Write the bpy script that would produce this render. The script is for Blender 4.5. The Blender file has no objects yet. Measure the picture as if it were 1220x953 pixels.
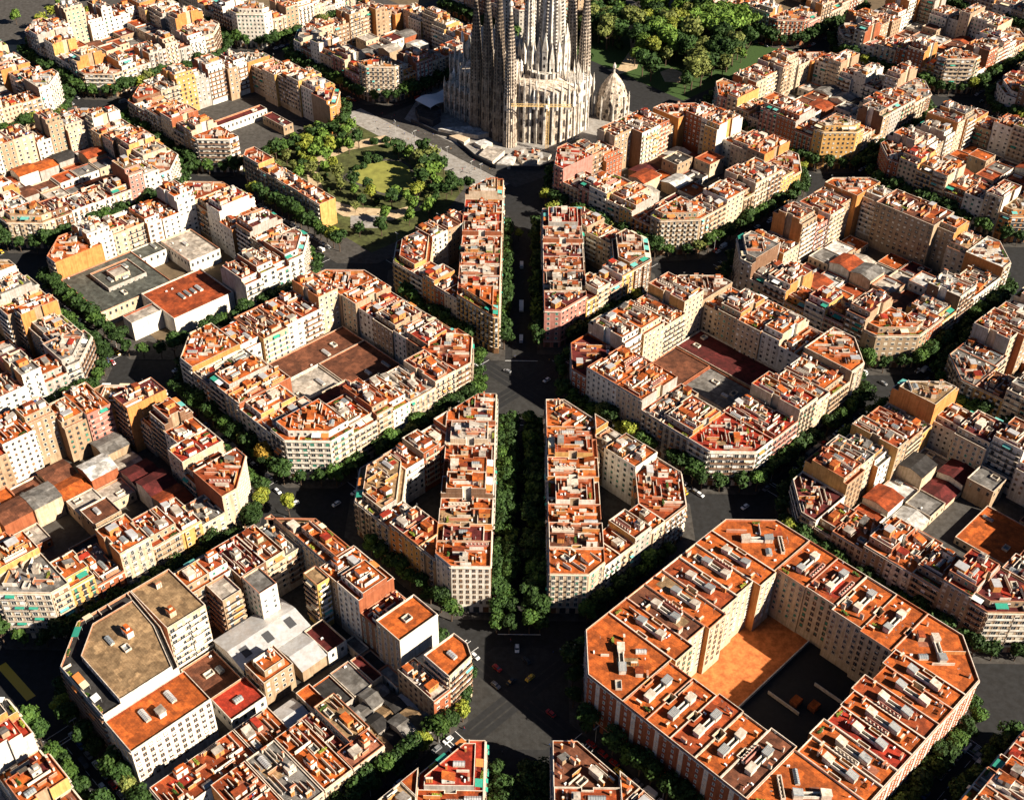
import bpy, math, random
from math import sin, cos, pi, radians, sqrt, atan2, hypot
D = 94.28           # half diagonal step of the street grid
HB = 56.65          # half side of a block
CH = 14.6           # chamfer leg
R2 = sqrt(.5)
scene = bpy.context.scene
COL = scene.collection
# ------------------------------------------------------------------ camera
CAM = (-3.7425, -473.9587, 371.5302); PITCH, YAW, ROLL, FPX = 0.675, 0.0012, 0.0137, 1436.127
_cp, _sp, _cy, _sy, _cr, _sr = cos(PITCH), sin(PITCH), cos(YAW), sin(YAW), cos(ROLL), sin(ROLL)
def proj(x, y, z):
    dx, dy, dz = x-CAM[0], y-CAM[1], z-CAM[2]
    X = _cy*dx+_sy*dy; Y = -_sy*dx+_cy*dy
    w = Y*_cp-dz*_sp; U = Y*_sp+dz*_cp
    if w < 1: return (-9999, -9999, 1)
    u, v = X/w, U/w
    u, v = _cr*u+_sr*v, -_sr*u+_cr*v
    return (610+FPX*u, 476.5-FPX*v, w)
# ------------------------------------------------------------------ materials
MATS = {}
def nt(name):
    m = bpy.data.materials.new(name); m.use_nodes = True
    t = m.node_tree; b = t.nodes['Principled BSDF']; return m, t, b
def lin(c, k=1.0): return (min(1, c[0]*k), min(1, c[1]*k), min(1, c[2]*k), 1)
def mat(name, col, rough=.85, var=.25, scale=.6, grime=.0, metal=0.0, spec=.3, streak=0.0, grid=None, bump=0.0, patch=0.0):
    """one procedural surface: base colour broken up by two noises, optional tile grid, streaks and stains"""
    m, t, b = nt(name); N, Lk = t.nodes, t.links
    g = N.new('ShaderNodeNewGeometry')
    n1 = N.new('ShaderNodeTexNoise'); n1.inputs['Scale'].default_value = scale; n1.inputs['Detail'].default_value = 5
    n1.inputs['Roughness'].default_value = .65
    Lk.new(g.outputs['Position'], n1.inputs['Vector'])
    r = N.new('ShaderNodeValToRGB'); e = r.color_ramp.elements
    e[0].position, e[1].position = .3, .7
    e[0].color = lin(col, 1-var); e[1].color = lin(col, 1+var*.8)
    Lk.new(n1.outputs['Fac'], r.inputs['Fac']); out = r.outputs['Color']
    def mix(fac, a, bcol, mode='MIX'):
        x = N.new('ShaderNodeMix'); x.data_type = 'RGBA'; x.blend_type = mode
        if isinstance(fac, float): x.inputs[0].default_value = fac
        else: Lk.new(fac, x.inputs[0])
        Lk.new(a, x.inputs[6])
        if isinstance(bcol, tuple): x.inputs[7].default_value = bcol
        else: Lk.new(bcol, x.inputs[7])
        return x.outputs[2]
    if patch:
        vo = N.new('ShaderNodeTexVoronoi'); vo.inputs['Scale'].default_value = .22; vo.distance = 'CHEBYCHEV'
        mp = N.new('ShaderNodeMapping'); mp.inputs['Rotation'].default_value = (0, 0, radians(45)); mp.inputs['Scale'].default_value = (1, 1, .02)
        Lk.new(g.outputs['Position'], mp.inputs['Vector']); Lk.new(mp.outputs[0], vo.inputs['Vector'])
        hs = N.new('ShaderNodeSeparateColor'); Lk.new(vo.outputs['Color'], hs.inputs[0])
        rr = N.new('ShaderNodeValToRGB'); q = rr.color_ramp.elements
        q[0].position, q[1].position = .35, .75; q[0].color = lin((1, 1, 1), 1-patch); q[1].color = (1, 1, 1, 1)
        Lk.new(hs.outputs[0], rr.inputs['Fac']); out = mix(1.0, out, rr.outputs['Color'], 'MULTIPLY')
    if grid:
        br = N.new('ShaderNodeTexBrick'); mp = N.new('ShaderNodeMapping'); mp.inputs['Rotation'].default_value = (0, 0, radians(45))
        Lk.new(g.outputs['Position'], mp.inputs['Vector']); Lk.new(mp.outputs[0], br.inputs['Vector'])
        br.inputs['Scale'].default_value = 1; br.inputs['Brick Width'].default_value = grid[0]; br.inputs['Row Height'].default_value = grid[1]
        br.inputs['Mortar Size'].default_value = grid[2]; br.inputs['Color1'].default_value = (1, 1, 1, 1); br.inputs['Color2'].default_value = (.82, .82, .82, 1)
        br.inputs['Mortar'].default_value = (grid[3],)*3+(1,)
        out = mix(1.0, out, br.outputs['Color'], 'MULTIPLY')
    if streak:
        mp = N.new('ShaderNodeMapping'); mp.inputs['Scale'].default_value = (1.3, 1.3, .09)
        Lk.new(g.outputs['Position'], mp.inputs['Vector'])
        n2 = N.new('ShaderNodeTexNoise'); n2.inputs['Scale'].default_value = 1.0; n2.inputs['Detail'].default_value = 4
        Lk.new(mp.outputs[0], n2.inputs['Vector'])
        r2 = N.new('ShaderNodeValToRGB'); q = r2.color_ramp.elements; q[0].position, q[1].position = .35, .62
        q[0].color = lin((1, .96, .9), 1-streak); q[1].color = (1, 1, 1, 1)
        Lk.new(n2.outputs['Fac'], r2.inputs['Fac']); out = mix(1.0, out, r2.outputs['Color'], 'MULTIPLY')
    if grime:
        n3 = N.new('ShaderNodeTexNoise'); n3.inputs['Scale'].default_value = .35; n3.inputs['Detail'].default_value = 7; n3.inputs['Roughness'].default_value = .7
        Lk.new(g.outputs['Position'], n3.inputs['Vector'])
        r3 = N.new('ShaderNodeValToRGB'); q = r3.color_ramp.elements; q[0].position, q[1].position = .40, .58
        q[0].color = lin((1, .95, .9), 1-grime); q[1].color = (1, 1, 1, 1)
        Lk.new(n3.outputs['Fac'], r3.inputs['Fac']); out = mix(1.0, out, r3.outputs['Color'], 'MULTIPLY')
    Lk.new(out, b.inputs['Base Color'])
    b.inputs['Roughness'].default_value = rough; b.inputs['Metallic'].default_value = metal
    b.inputs['Specular IOR Level'].default_value = spec
    if bump:
        bp = N.new('ShaderNodeBump'); bp.inputs['Strength'].default_value = bump; bp.inputs['Distance'].default_value = .3
        n4 = N.new('ShaderNodeTexNoise'); n4.inputs['Scale'].default_value = 2.2; n4.inputs['Detail'].default_value = 6
        Lk.new(g.outputs['Position'], n4.inputs['Vector']); Lk.new(n4.outputs['Fac'], bp.inputs['Height']); Lk.new(bp.outputs[0], b.inputs['Normal'])
    MATS[name] = m; return m
WALLS = {'cream': (.6, .47, .34), 'white': (.78, .74, .67), 'beige': (.4, .29, .19), 'ochre': (.62, .36, .12), 'yellow': (.7, .45, .14),
         'pink': (.5, .22, .18), 'brick': (.34, .105, .045), 'grey': (.42, .39, .36), 'brown': (.22, .12, .07), 'orange': (.6, .25, .075), 'stone': (.5, .4, .3)}
for k, c in WALLS.items(): mat('wall '+k, c, .9, .14, .5, grime=.16, streak=.25)
ROOFS = {'orange': (.6, .135, .022), 'terracotta': (.42, .08, .02), 'red': (.45, .04, .016), 'maroon': (.15, .022, .02), 'pink': (.42, .155, .09),
         'tan': (.42, .27, .14), 'grey': (.24, .225, .21), 'pale': (.56, .49, .42), 'dark': (.05, .046, .045), 'brown': (.2, .07, .035), 'green grey': (.13, .135, .115), 'white': (.75, .73, .7)}
for k, c in ROOFS.items():
    mat('roof '+k, c, .9, .3, .5, grime=.42, grid=(1.1, .9, .06, .68) if k not in ('white', 'pale', 'grey') else (3.2, 3.2, .06, .75), patch=.38)
mat('coping', (.7, .6, .5), .85, .2, .9, grime=.2)
mat('coping red', (.5, .2, .11), .85, .2, .9, grime=.2)
mat('plaster', (.66, .58, .49), .9, .15, .7, grime=.25, streak=.2)
mat('metal roof', (.55, .55, .56), .45, .15, .8, metal=.3, grime=.15)
mat('dark metal', (.06, .06, .065), .5, .2, 1.5)
mat('iron', (.03, .03, .032), .5, .1)
mat('glass', (.035, .042, .05), .12, .2, .4, spec=.7)
mat('skylight glass', (.25, .27, .28), .22, .3, 1.2, spec=.6)
mat('frame', (.74, .7, .62), .7, .08)
mat('brown frame', (.16, .08, .04), .7, .08)
mat('blind', (.62, .56, .45), .8, .15, 1.5)
mat('brown blind', (.25, .14, .08), .8, .15, 1.5)
mat('green blind', (.05, .2, .14), .8, .15, 1.5)
mat('white paint', (.8, .79, .77), .8, .06)
mat('green canvas', (.03, .27, .19), .85, .2, 1.5); mat('teal canvas', (.12, .4, .36), .85, .2, 1.5)
mat('orange canvas', (.6, .2, .05), .85, .2, 1.5); mat('cream canvas', (.75, .62, .42), .85, .2, 1.5)
mat('clay', (.62, .19, .055), .95, .2, .25, grime=.4)
mat('asphalt', (.022, .022, .023), .85, .25, .5, grime=.3); mat('asphalt track', (.018, .018, .019), .8, .25, .5)
mat('setts', (.04, .039, .038), .9, .2, .4, grid=(1.2, .6, .05, .75), grime=.3)
mat('pavement', (.075, .069, .063), .9, .2, .5, grid=(2, 2, .05, .75), grime=.35)
mat('plaza stone', (.33, .31, .29), .9, .15, .3, grid=(3, 3, .06, .75), grime=.25)
mat('sand', (.5, .38, .24), .95, .2, .25, grime=.25)
mat('park grass', (.075, .085, .025), .95, .6, .12, grime=.4); mat('earth', (.12, .085, .05), .95, .3, .3)
mat('lawn', (.21, .21, .045), .95, .35, .15)
mat('hedge', (.035, .07, .015), .95, .5, 1.0)
mat('bark', (.09, .06, .04), .9, .3, 3)
mat('tyre', (.02, .02, .02), .8)
mat('lamp metal', (.35, .35, .34), .5)
mat('crane yellow', (.75, .5, .2), .6, .1)
mat('basilica stone', (.72, .61, .5), .9, .35, .7, grime=.45, streak=.4, bump=.9)
mat('old stone', (.4, .32, .25), .95, .4, .6, grime=.5, streak=.4, bump=.6)
mat('pale stone', (.82, .77, .7), .9, .25, .5, grime=.4, streak=.4, bump=.6)
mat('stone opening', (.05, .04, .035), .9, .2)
def leafmat(name, c1, c2):
    m, t, b = nt(name); N, Lk = t.nodes, t.links
    g = N.new('ShaderNodeNewGeometry'); oi = N.new('ShaderNodeObjectInfo')
    n = N.new('ShaderNodeTexNoise'); n.inputs['Scale'].default_value = .55; n.inputs['Detail'].default_value = 4
    Lk.new(g.outputs['Position'], n.inputs['Vector'])
    r = N.new('ShaderNodeValToRGB'); e = r.color_ramp.elements; e[0].position, e[1].position = .32, .68; e[0].color = (*c1, 1); e[1].color = (*c2, 1)
    Lk.new(n.outputs['Fac'], r.inputs['Fac'])
    hs = N.new('ShaderNodeHueSaturation'); mr = N.new('ShaderNodeMapRange'); mr.inputs['To Min'].default_value = .7; mr.inputs['To Max'].default_value = 1.35
    Lk.new(oi.outputs['Random'], mr.inputs['Value']); Lk.new(mr.outputs[0], hs.inputs['Value']); Lk.new(r.outputs['Color'], hs.inputs['Color'])
    Lk.new(hs.outputs['Color'], b.inputs['Base Color']); b.inputs['Roughness'].default_value = .7; b.inputs['Specular IOR Level'].default_value = .2
    MATS[name] = m
leafmat('leaf dark', (.014, .034, .009), (.04, .08, .016)); leafmat('leaf green', (.022, .055, .011), (.066, .12, .02)); leafmat('leaf fresh', (.05, .11, .018), (.15, .23, .035)); leafmat('leaf yellow', (.11, .15, .02), (.26, .27, .035))  # park leaves use a brighter copy of the green, sunlight put into the colour
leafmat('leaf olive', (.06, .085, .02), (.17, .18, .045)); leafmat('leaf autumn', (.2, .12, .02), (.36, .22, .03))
for n_, c_ in {'car white': (.75, .75, .75), 'car grey': (.2, .2, .21), 'car black': (.02, .02, .022), 'car red': (.35, .02, .015), 'car blue': (.03, .07, .2), 'car yellow': (.7, .42, .03)}.items():
    mat(n_, c_, .3, .03, spec=.6)
# ------------------------------------------------------------------ mesh builder
class MB:
    __slots__ = ('v', 'f', 'm')
    def __init__(s): s.v, s.f, s.m = [], [], []
    def face(s, pts, m):
        n = len(s.v); s.v += pts; s.f.append(tuple(range(n, n+len(pts)))); s.m.append(m)
    def box(s, x0, y0, z0, x1, y1, z1, m, top=None, bottom=True):
        n = len(s.v)
        s.v += [(x0, y0, z0), (x1, y0, z0), (x1, y1, z0), (x0, y1, z0), (x0, y0, z1), (x1, y0, z1), (x1, y1, z1), (x0, y1, z1)]
        F = [(4, 5, 6, 7), (0, 1, 5, 4), (1, 2, 6, 5), (2, 3, 7, 6), (3, 0, 4, 7)]
        if bottom: F.append((3, 2, 1, 0))
        for i, q in enumerate(F):
            s.f.append(tuple(n+k for k in q)); s.m.append(top if (top and i == 0) else m)
    def prism(s, poly, z0, z1, m, top=None, bottom=False):
        n = len(poly)
        for i in range(n):
            a, b = poly[i], poly[(i+1) % n]
            s.face([(a[0], a[1], z0), (b[0], b[1], z0), (b[0], b[1], z1), (a[0], a[1], z1)], m)
        s.face([(p[0], p[1], z1) for p in poly], top or m)
        if bottom: s.face([(p[0], p[1], z0) for p in reversed(poly)], m)
    def loft(s, rings, m, cap=True):
        """rings: lists of 3-D points, same count, CCW"""
        k = len(rings[0]); n = len(s.v)
        for r in rings: s.v += r
        for j in range(len(rings)-1):
            for i in range(k):
                a = n+j*k+i; b = n+j*k+(i+1) % k
                s.f.append((a, b, b+k, a+k)); s.m.append(m)
        if cap: s.f.append(tuple(n+(len(rings)-1)*k+i for i in range(k))); s.m.append(m)
    def tube(s, p, q, r0, r1, m, k=6):
        dx, dy, dz = q[0]-p[0], q[1]-p[1], q[2]-p[2]; L = sqrt(dx*dx+dy*dy+dz*dz) or 1
        w = (dx/L, dy/L, dz/L); a = (0, 0, 1) if abs(w[2]) < .9 else (1, 0, 0)
        u = (a[1]*w[2]-a[2]*w[1], a[2]*w[0]-a[0]*w[2], a[0]*w[1]-a[1]*w[0]); l = sqrt(u[0]**2+u[1]**2+u[2]**2); u = (u[0]/l, u[1]/l, u[2]/l)
        v = (w[1]*u[2]-w[2]*u[1], w[2]*u[0]-w[0]*u[2], w[0]*u[1]-w[1]*u[0])
        def ring(c, r): return [tuple(c[j]+r*(cos(2*pi*i/k)*u[j]+sin(2*pi*i/k)*v[j]) for j in range(3)) for i in range(k)]
        s.loft([ring(p, r0), ring(q, r1)], m)
    def add(s, o, x=0, y=0, z=0, rot=0, sc=1):
        c, d = cos(rot)*sc, sin(rot)*sc; n = len(s.v)
        s.v += [(x+c*p[0]-d*p[1], y+d*p[0]+c*p[1], z+p[2]*sc) for p in o.v]
        s.f += [tuple(k+n for k in f) for f in o.f]; s.m += o.m
    def mesh(s, name, smooth=False):
        me = bpy.data.meshes.new(name); me.from_pydata(s.v, [], s.f)
        ks = []; idx = {}
        for k in s.m:
            if k not in idx: idx[k] = len(ks); ks.append(k)
        for k in ks: me.materials.append(MATS[k])
        me.polygons.foreach_set('material_index', [idx[k] for k in s.m])
        if smooth: me.polygons.foreach_set('use_smooth', [True]*len(s.f))
        me.update(); return me
def obj(name, data, parent=None, loc=(0, 0, 0), rot=0, **kw):
    if isinstance(data, MB): data = data.mesh(name)
    o = bpy.data.objects.new(name, data); COL.objects.link(o)
    o.location = loc; o.rotation_euler = (0, 0, rot)
    if parent: o.parent = parent
    for k, v in kw.items(): o[k] = v
    return o
def structure(name, data, loc=(0, 0, 0)): return obj(name, data, None, loc, 0, kind='structure')
ORD = ['first', 'second', 'third', 'fourth', 'fifth', 'sixth', 'seventh', 'eighth', 'ninth', 'tenth', 'eleventh', 'twelfth', 'thirteenth', 'fourteenth',
       'fifteenth', 'sixteenth', 'seventeenth', 'eighteenth', 'nineteenth', 'twentieth', '21st', '22nd', '23rd', '24th', '25th', '26th', '27th', '28th', '29th', '30th']+['%dth' % i for i in range(31, 99)]
# ------------------------------------------------------------------ kits (shared meshes); front of a wall kit is -y
KIT = {}; KMESH = {}
def kit(key, fn, *a):
    if key not in KIT: KIT[key] = fn(*a)
    return KIT[key]
def kmesh(key, name):
    if key not in KMESH: KMESH[key] = KIT[key].mesh(name)
    return KMESH[key]
def k_win(w, h, bl, fr, blm, lite):
    m = MB()
    if lite:
        m.box(-w/2-.12, -.05, -.1, w/2+.12, .0, h+.12, fr, bottom=False)
        m.face([(-w/2, -.06, 0), (w/2, -.06, 0), (w/2, -.06, h*(1-bl)), (-w/2, -.06, h*(1-bl))], 'glass')
        if bl: m.face([(-w/2, -.07, h*(1-bl)), (w/2, -.07, h*(1-bl)), (w/2, -.07, h), (-w/2, -.07, h)], blm)
        return m
    t = .13
    m.box(-w/2-t, -.16, -t, -w/2, .02, h+t, fr); m.box(w/2, -.16, -t, w/2+t, .02, h+t, fr)
    m.box(-w/2, -.16, h, w/2, .02, h+t, fr); m.box(-w/2-t-.06, -.24, -t-.06, w/2+t+.06, .02, -t+.02, fr)
    m.box(-w/2, -.03, -t, w/2, .02, h*(1-bl), 'glass')
    if bl: m.box(-w/2, -.08, h*(1-bl), w/2, .02, h, blm)
    m.box(-.03, -.06, 0, .03, -.03, h*(1-bl), 'frame')
    return m
def k_balc(w, style, lite):
    m = MB(); d = .9
    m.box(-w/2, -d, -.14, w/2, -.01, 0, 'coping')
    if style == 'iron':
        if lite:
            m.box(-w/2, -d, .35, w/2, -d+.03, .95, 'iron', bottom=False)
        else:
            m.box(-w/2, -d, .96, w/2, -d+.05, 1.02, 'iron'); m.box(-w/2, -d, .05, w/2, -d+.04, .1, 'iron')
            n = max(3, int(w/.28))
            for i in range(n+1):
                x = -w/2+(w-.03)*i/n; m.box(x, -d+.005, .1, x+.03, -d+.035, .96, 'iron')
            for sx in (-w/2, w/2-.04): m.box(sx, -d+.05, .9, sx+.04, -.01, .96, 'iron')
    else:
        m.box(-w/2, -d, 0, w/2, -d+.1, 1.0, style); m.box(-w/2, -d+.1, 0, -w/2+.1, -.01, 1.0, style); m.box(w/2-.1, -d+.1, 0, w/2, -.01, 1.0, style)
    return m
def k_awn(w, m_):
    m = MB(); d = 1.3
    m.loft([[(-w/2, -.02, 0), (w/2, -.02, 0), (w/2, -.02, .06), (-w/2, -.02, .06)], [(-w/2, -d, -.75), (w/2, -d, -.75), (w/2, -d, -.7), (-w/2, -d, -.7)]], m_)
    m.box(-w/2, -d-.02, -.95, w/2, -d, -.7, m_); return m
def k_stair(i):
    r = random.Random(i); m = MB(); w, l, h = r.uniform(2.4, 3.4), r.uniform(3, 4.6), r.uniform(2.3, 3.1)
    wm = r.choice(['plaster', 'wall cream', 'wall white', 'wall white', 'wall beige', 'wall orange']); tm = r.choice(['roof orange', 'roof terracotta', 'plaster', 'roof grey', 'roof pale', 'metal roof'])
    if i % 3 == 0:   # sloping roof
        m.loft([[(-w/2, -l/2, 0), (w/2, -l/2, 0), (w/2, l/2, 0), (-w/2, l/2, 0)], [(-w/2, -l/2, h*.55), (w/2, -l/2, h*.55), (w/2, l/2, h), (-w/2, l/2, h)]], wm, False)
        m.face([(-w/2-.1, -l/2-.1, h*.54), (w/2+.1, -l/2-.1, h*.54), (w/2+.1, l/2+.1, h+.02), (-w/2-.1, l/2+.1, h+.02)], tm)
    else:
        m.box(-w/2, -l/2, 0, w/2, l/2, h, wm); m.box(-w/2-.12, -l/2-.12, h, w/2+.12, l/2+.12, h+.14, wm, top=tm)
        if i % 3 == 1: m.box(-w/2+.5, -l/2+.5, h+.14, w/2-.7, l/2-1.2, h+1.3, wm, top=tm)
    m.box(w/2-.02, -.45, 0, w/2+.04, .45, 2.0, 'brown frame'); m.box(-w/2-.04, -.4, 1.1, -w/2+.02, .4, 1.8, 'glass')
    return m
def k_sky(i):
    r = random.Random(i+50); m = MB(); w, l, h = r.uniform(1.5, 2.3), r.uniform(3.2, 6), r.uniform(.6, 1.1)
    m.box(-w/2, -l/2, 0, w/2, l/2, h, 'plaster', bottom=False)
    g = 'skylight glass' if i % 3 else 'metal roof'; z1 = h+.55
    a, b, c, d = (-w/2-.08, -l/2-.08, h+.01), (w/2+.08, -l/2-.08, h+.01), (w/2+.08, l/2+.08, h+.01), (-w/2-.08, l/2+.08, h+.01)
    e, f = (0, -l/2-.08, z1), (0, l/2+.08, z1)
    m.face([a, e, f, d], g); m.face([b, c, f, e], g); m.face([a, b, e], 'plaster'); m.face([c, d, f], 'plaster')
    n = int(l/.8)
    for k in range(n+1):
        y = -l/2+l*k/n
        for s in (-1, 1): m.face([(s*(w/2+.1), y-.05, h+.03), (s*(w/2+.1), y+.05, h+.03), (0, y+.05, z1+.03), (0, y-.05, z1+.03)], 'dark metal')
    return m
def k_bell(i):    # two stair heads joined by a low skylit passage
    m = MB(); w = 2.5; L = 12.5
    for s in (-1, 1):
        y0, y1 = (L/2-3.2, L/2) if s > 0 else (-L/2, -L/2+3.4)
        m.box(-w/2, y0, 0, w/2, y1, 2.2, 'plaster', bottom=False)
        g = 'plaster' if (s > 0) == (i % 2 == 0) else 'skylight glass'
        m.loft([[(-w/2-.15, y0-.15, 2.2), (w/2+.15, y0-.15, 2.2), (w/2+.15, y1+.15, 2.2), (-w/2-.15, y1+.15, 2.2)], [(-w/2-.15, y0-.15, 2.35), (w/2+.15, y0-.15, 2.35), (w/2+.15, y1+.15, 2.95), (-w/2-.15, y1+.15, 2.95)]], g)
        for k in range(1, 5):
            x = -w/2+w*k/5; m.face([(x-.04, y0-.15, 2.37), (x+.04, y0-.15, 2.37), (x+.04, y1+.15, 2.97), (x-.04, y1+.15, 2.97)], 'coping')
    for x in (-.95, .65): m.box(x, -L/2+3.4, 0, x+.3, L/2-3.2, 1.35, 'wall white', bottom=False)
    m.box(-.65, -L/2+3.4, 0, .65, L/2-3.2, .35, 'dark metal', bottom=False)
    return m
def k_fins(i):    # long narrow light shaft rim with chimney stubs
    m = MB(); L = 9
    for x in (-.75, .5): m.box(x, -L/2, 0, x+.25, L/2, 1.25, 'wall pink' if i % 2 else 'coping', bottom=False)
    for y in (-L/2, L/2-.25): m.box(-.5, y, 0, .5, y+.25, 1.25, 'coping', bottom=False)
    m.box(-.5, -L/2+.25, 0, .5, L/2-.25, .08, 'dark metal', bottom=False)
    for k in range(6): m.box(-.85, -L/2+.6+k*1.5, 1.25, -.4, -L/2+1.0+k*1.5, 1.9, 'plaster')
    return m
def k_chim(i):
    m = MB(); n = 1+i % 3
    for k in range(n): m.box(-.3+k*.8, -.3, 0, .3+k*.8, .3, 1.5+.35*(i % 4), 'plaster' if i % 2 else 'wall orange', bottom=False); m.box(-.38+k*.8, -.38, 1.6+.35*(i % 4), .38+k*.8, .38, 1.72+.35*(i % 4), 'coping red' if i % 2 else 'coping')
    return m
def k_well(i):
    r = random.Random(i+9); w, l = r.uniform(2, 3.2), r.uniform(2.6, 4.5); m = MB(); h = 1.0; t = .22
    m.box(-w/2, -l/2, 0, w/2, -l/2+t, h, 'plaster', bottom=False); m.box(-w/2, l/2-t, 0, w/2, l/2, h, 'plaster', bottom=False)
    m.box(-w/2, -l/2+t, 0, -w/2+t, l/2-t, h, 'plaster', bottom=False); m.box(w/2-t, -l/2+t, 0, w/2, l/2-t, h, 'plaster', bottom=False)
    m.box(-w/2+t, -l/2+t, 0, w/2-t, l/2-t, .05, 'dark metal' if i % 2 else 'skylight glass', bottom=False); return m
def k_ac(i):
    m = MB(); m.box(-.5, -.25, .1, .5, .25, .8, 'white paint'); m.box(-.3, -.27, .2, .2, -.24, .7, 'dark metal'); m.box(-.45, -.2, 0, -.35, .2, .1, 'iron'); m.box(.35, -.2, 0, .45, .2, .1, 'iron'); return m
def k_tank(i):
    m = MB(); r = .75
    m.loft([[(r*cos(a*pi/5), r*sin(a*pi/5), z) for a in range(10)] for z in (.35, 1.9)]+[[(r*.5*cos(a*pi/5), r*.5*sin(a*pi/5), 2.15) for a in range(10)]], 'white paint' if i % 2 else 'roof grey')
    for x, y in ((-.5, -.5), (.5, -.5), (.5, .5), (-.5, .5)): m.box(x-.06, y-.06, 0, x+.06, y+.06, .36, 'iron')
    return m
def k_shed(i):
    r = random.Random(i+70); m = MB(); w, l, h = r.uniform(2.5, 5), r.uniform(2, 3.2), r.uniform(2.1, 2.6)
    tm = ['roof orange', 'roof red', 'roof terracotta', 'roof pale', 'metal roof'][i % 5]
    m.box(-w/2, -l/2, 0, w/2, l/2, h, ['plaster', 'wall cream', 'wall orange', 'wall white'][i % 4], bottom=False)
    m.loft([[(-w/2-.2, -l/2-.2, h), (w/2+.2, -l/2-.2, h), (w/2+.2, l/2+.2, h), (-w/2-.2, l/2+.2, h)], [(-w/2-.2, -l/2-.2, h+.1), (w/2+.2, -l/2-.2, h+.1), (w/2+.2, l/2+.2, h+.6), (-w/2-.2, l/2+.2, h+.6)]], tm)
    m.box(-.4, -l/2-.04, 0, .4, -l/2+.02, 1.95, 'brown frame'); return m
def k_perg(i):
    m = MB(); w, l = 3+(i % 3)*.8, 2.4
    c = ['cream canvas', 'orange canvas', 'green canvas', 'teal canvas', 'white paint'][i % 5]
    for x in (-w/2, w/2): m.tube((x, -l/2, 0), (x, -l/2, 2.1), .05, .05, 'lamp metal', 4); m.tube((x, l/2, 0), (x, l/2, 2.5), .05, .05, 'lamp metal', 4)
    m.loft([[(-w/2-.1, -l/2-.1, 2.1), (w/2+.1, -l/2-.1, 2.1), (w/2+.1, l/2+.1, 2.5), (-w/2-.1, l/2+.1, 2.5)], [(-w/2-.1, -l/2-.1, 2.16), (w/2+.1, -l/2-.1, 2.16), (w/2+.1, l/2+.1, 2.56), (-w/2-.1, l/2+.1, 2.56)]], c); return m
def k_plant(i):
    r = random.Random(i+5); m = MB(); m.box(-1.4, -.25, 0, 1.4, .25, .45, 'coping red')
    for k in range(60):
        x, y, z = r.uniform(-1.5, 1.5), r.uniform(-.4, .4), r.uniform(.4, 1.3); a = r.uniform(0, 6.3); s = .28
        m.face([(x+s*cos(a+q*pi/2), y+s*sin(a+q*pi/2), z+r.uniform(-.15, .15)) for q in range(4)], 'leaf yellow' if i % 2 else 'leaf green')
    return m
def k_ant(i):
    m = MB(); h = 3+i % 3; m.tube((0, 0, 0), (0, 0, h), .04, .03, 'iron', 4)
    for k in range(4): m.box(-.5+.05*k, -.02, h-.25*k-.2, .5-.05*k, .02, h-.25*k-.17, 'lamp metal')
    return m
def k_dish(i):
    m = MB(); m.tube((0, 0, 0), (0, 0, 1.1), .05, .05, 'lamp metal', 4)
    m.loft([[(.12*cos(a*pi/4), .05, 1.2+.12*sin(a*pi/4)) for a in range(8)], [(.5*cos(a*pi/4), -.15, 1.2+.5*sin(a*pi/4)) for a in range(8)]], 'white paint'); return m
def k_part(i):
    m = MB(); L = 3+(i % 5)*1.3; m.box(-.1, -L/2, 0, .1, L/2, 1.3+.25*(i % 3), ['plaster', 'coping red', 'wall orange', 'coping', 'coping red', 'wall white'][i % 6], top='coping', bottom=False); return m
def k_laundry(i):
    r = random.Random(i); m = MB()
    for x in (-1.6, 1.6): m.tube((x, 0, 0), (x, 0, 1.9), .04, .04, 'lamp metal', 4)
    m.box(-1.6, -.01, 1.82, 1.6, .01, 1.85, 'iron'); x = -1.5
    while x < 1.1:
        w = r.uniform(.3, .8); m.box(x, -.02, 1.84-r.uniform(.6, 1.2), x+w, .02, 1.84, r.choice(['white paint', 'white paint', 'car blue', 'car red', 'cream canvas'])); x += w+.1
    return m
#            name            fn       variants size
ITEMS = {'stair_housing': (k_stair, 9, (3.2, 4.4)), 'skylight': (k_sky, 6, (2.4, 5.6)), 'stair_gallery': (k_bell, 2, (3.2, 12)), 'shaft_rim': (k_fins, 2, (1.8, 9.2)),
         'chimney': (k_chim, 12, (1.6, .9)), 'light_well': (k_well, 8, (2.8, 4)), 'air_conditioner': (k_ac, 1, (1.2, .7)), 'water_tank': (k_tank, 2, (1.8, 1.8)),
         'laundry_room': (k_shed, 20, (4, 3.2)), 'pergola': (k_perg, 15, (4, 2.8)), 'planter': (k_plant, 4, (3, .9)), 'antenna': (k_ant, 3, (.5, .5)), 'satellite_dish': (k_dish, 1, (.9, .7)),
         'roof_wall': (k_part, 60, (.4, 6)), 'laundry_line': (k_laundry, 5, (3.4, .5))}
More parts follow.
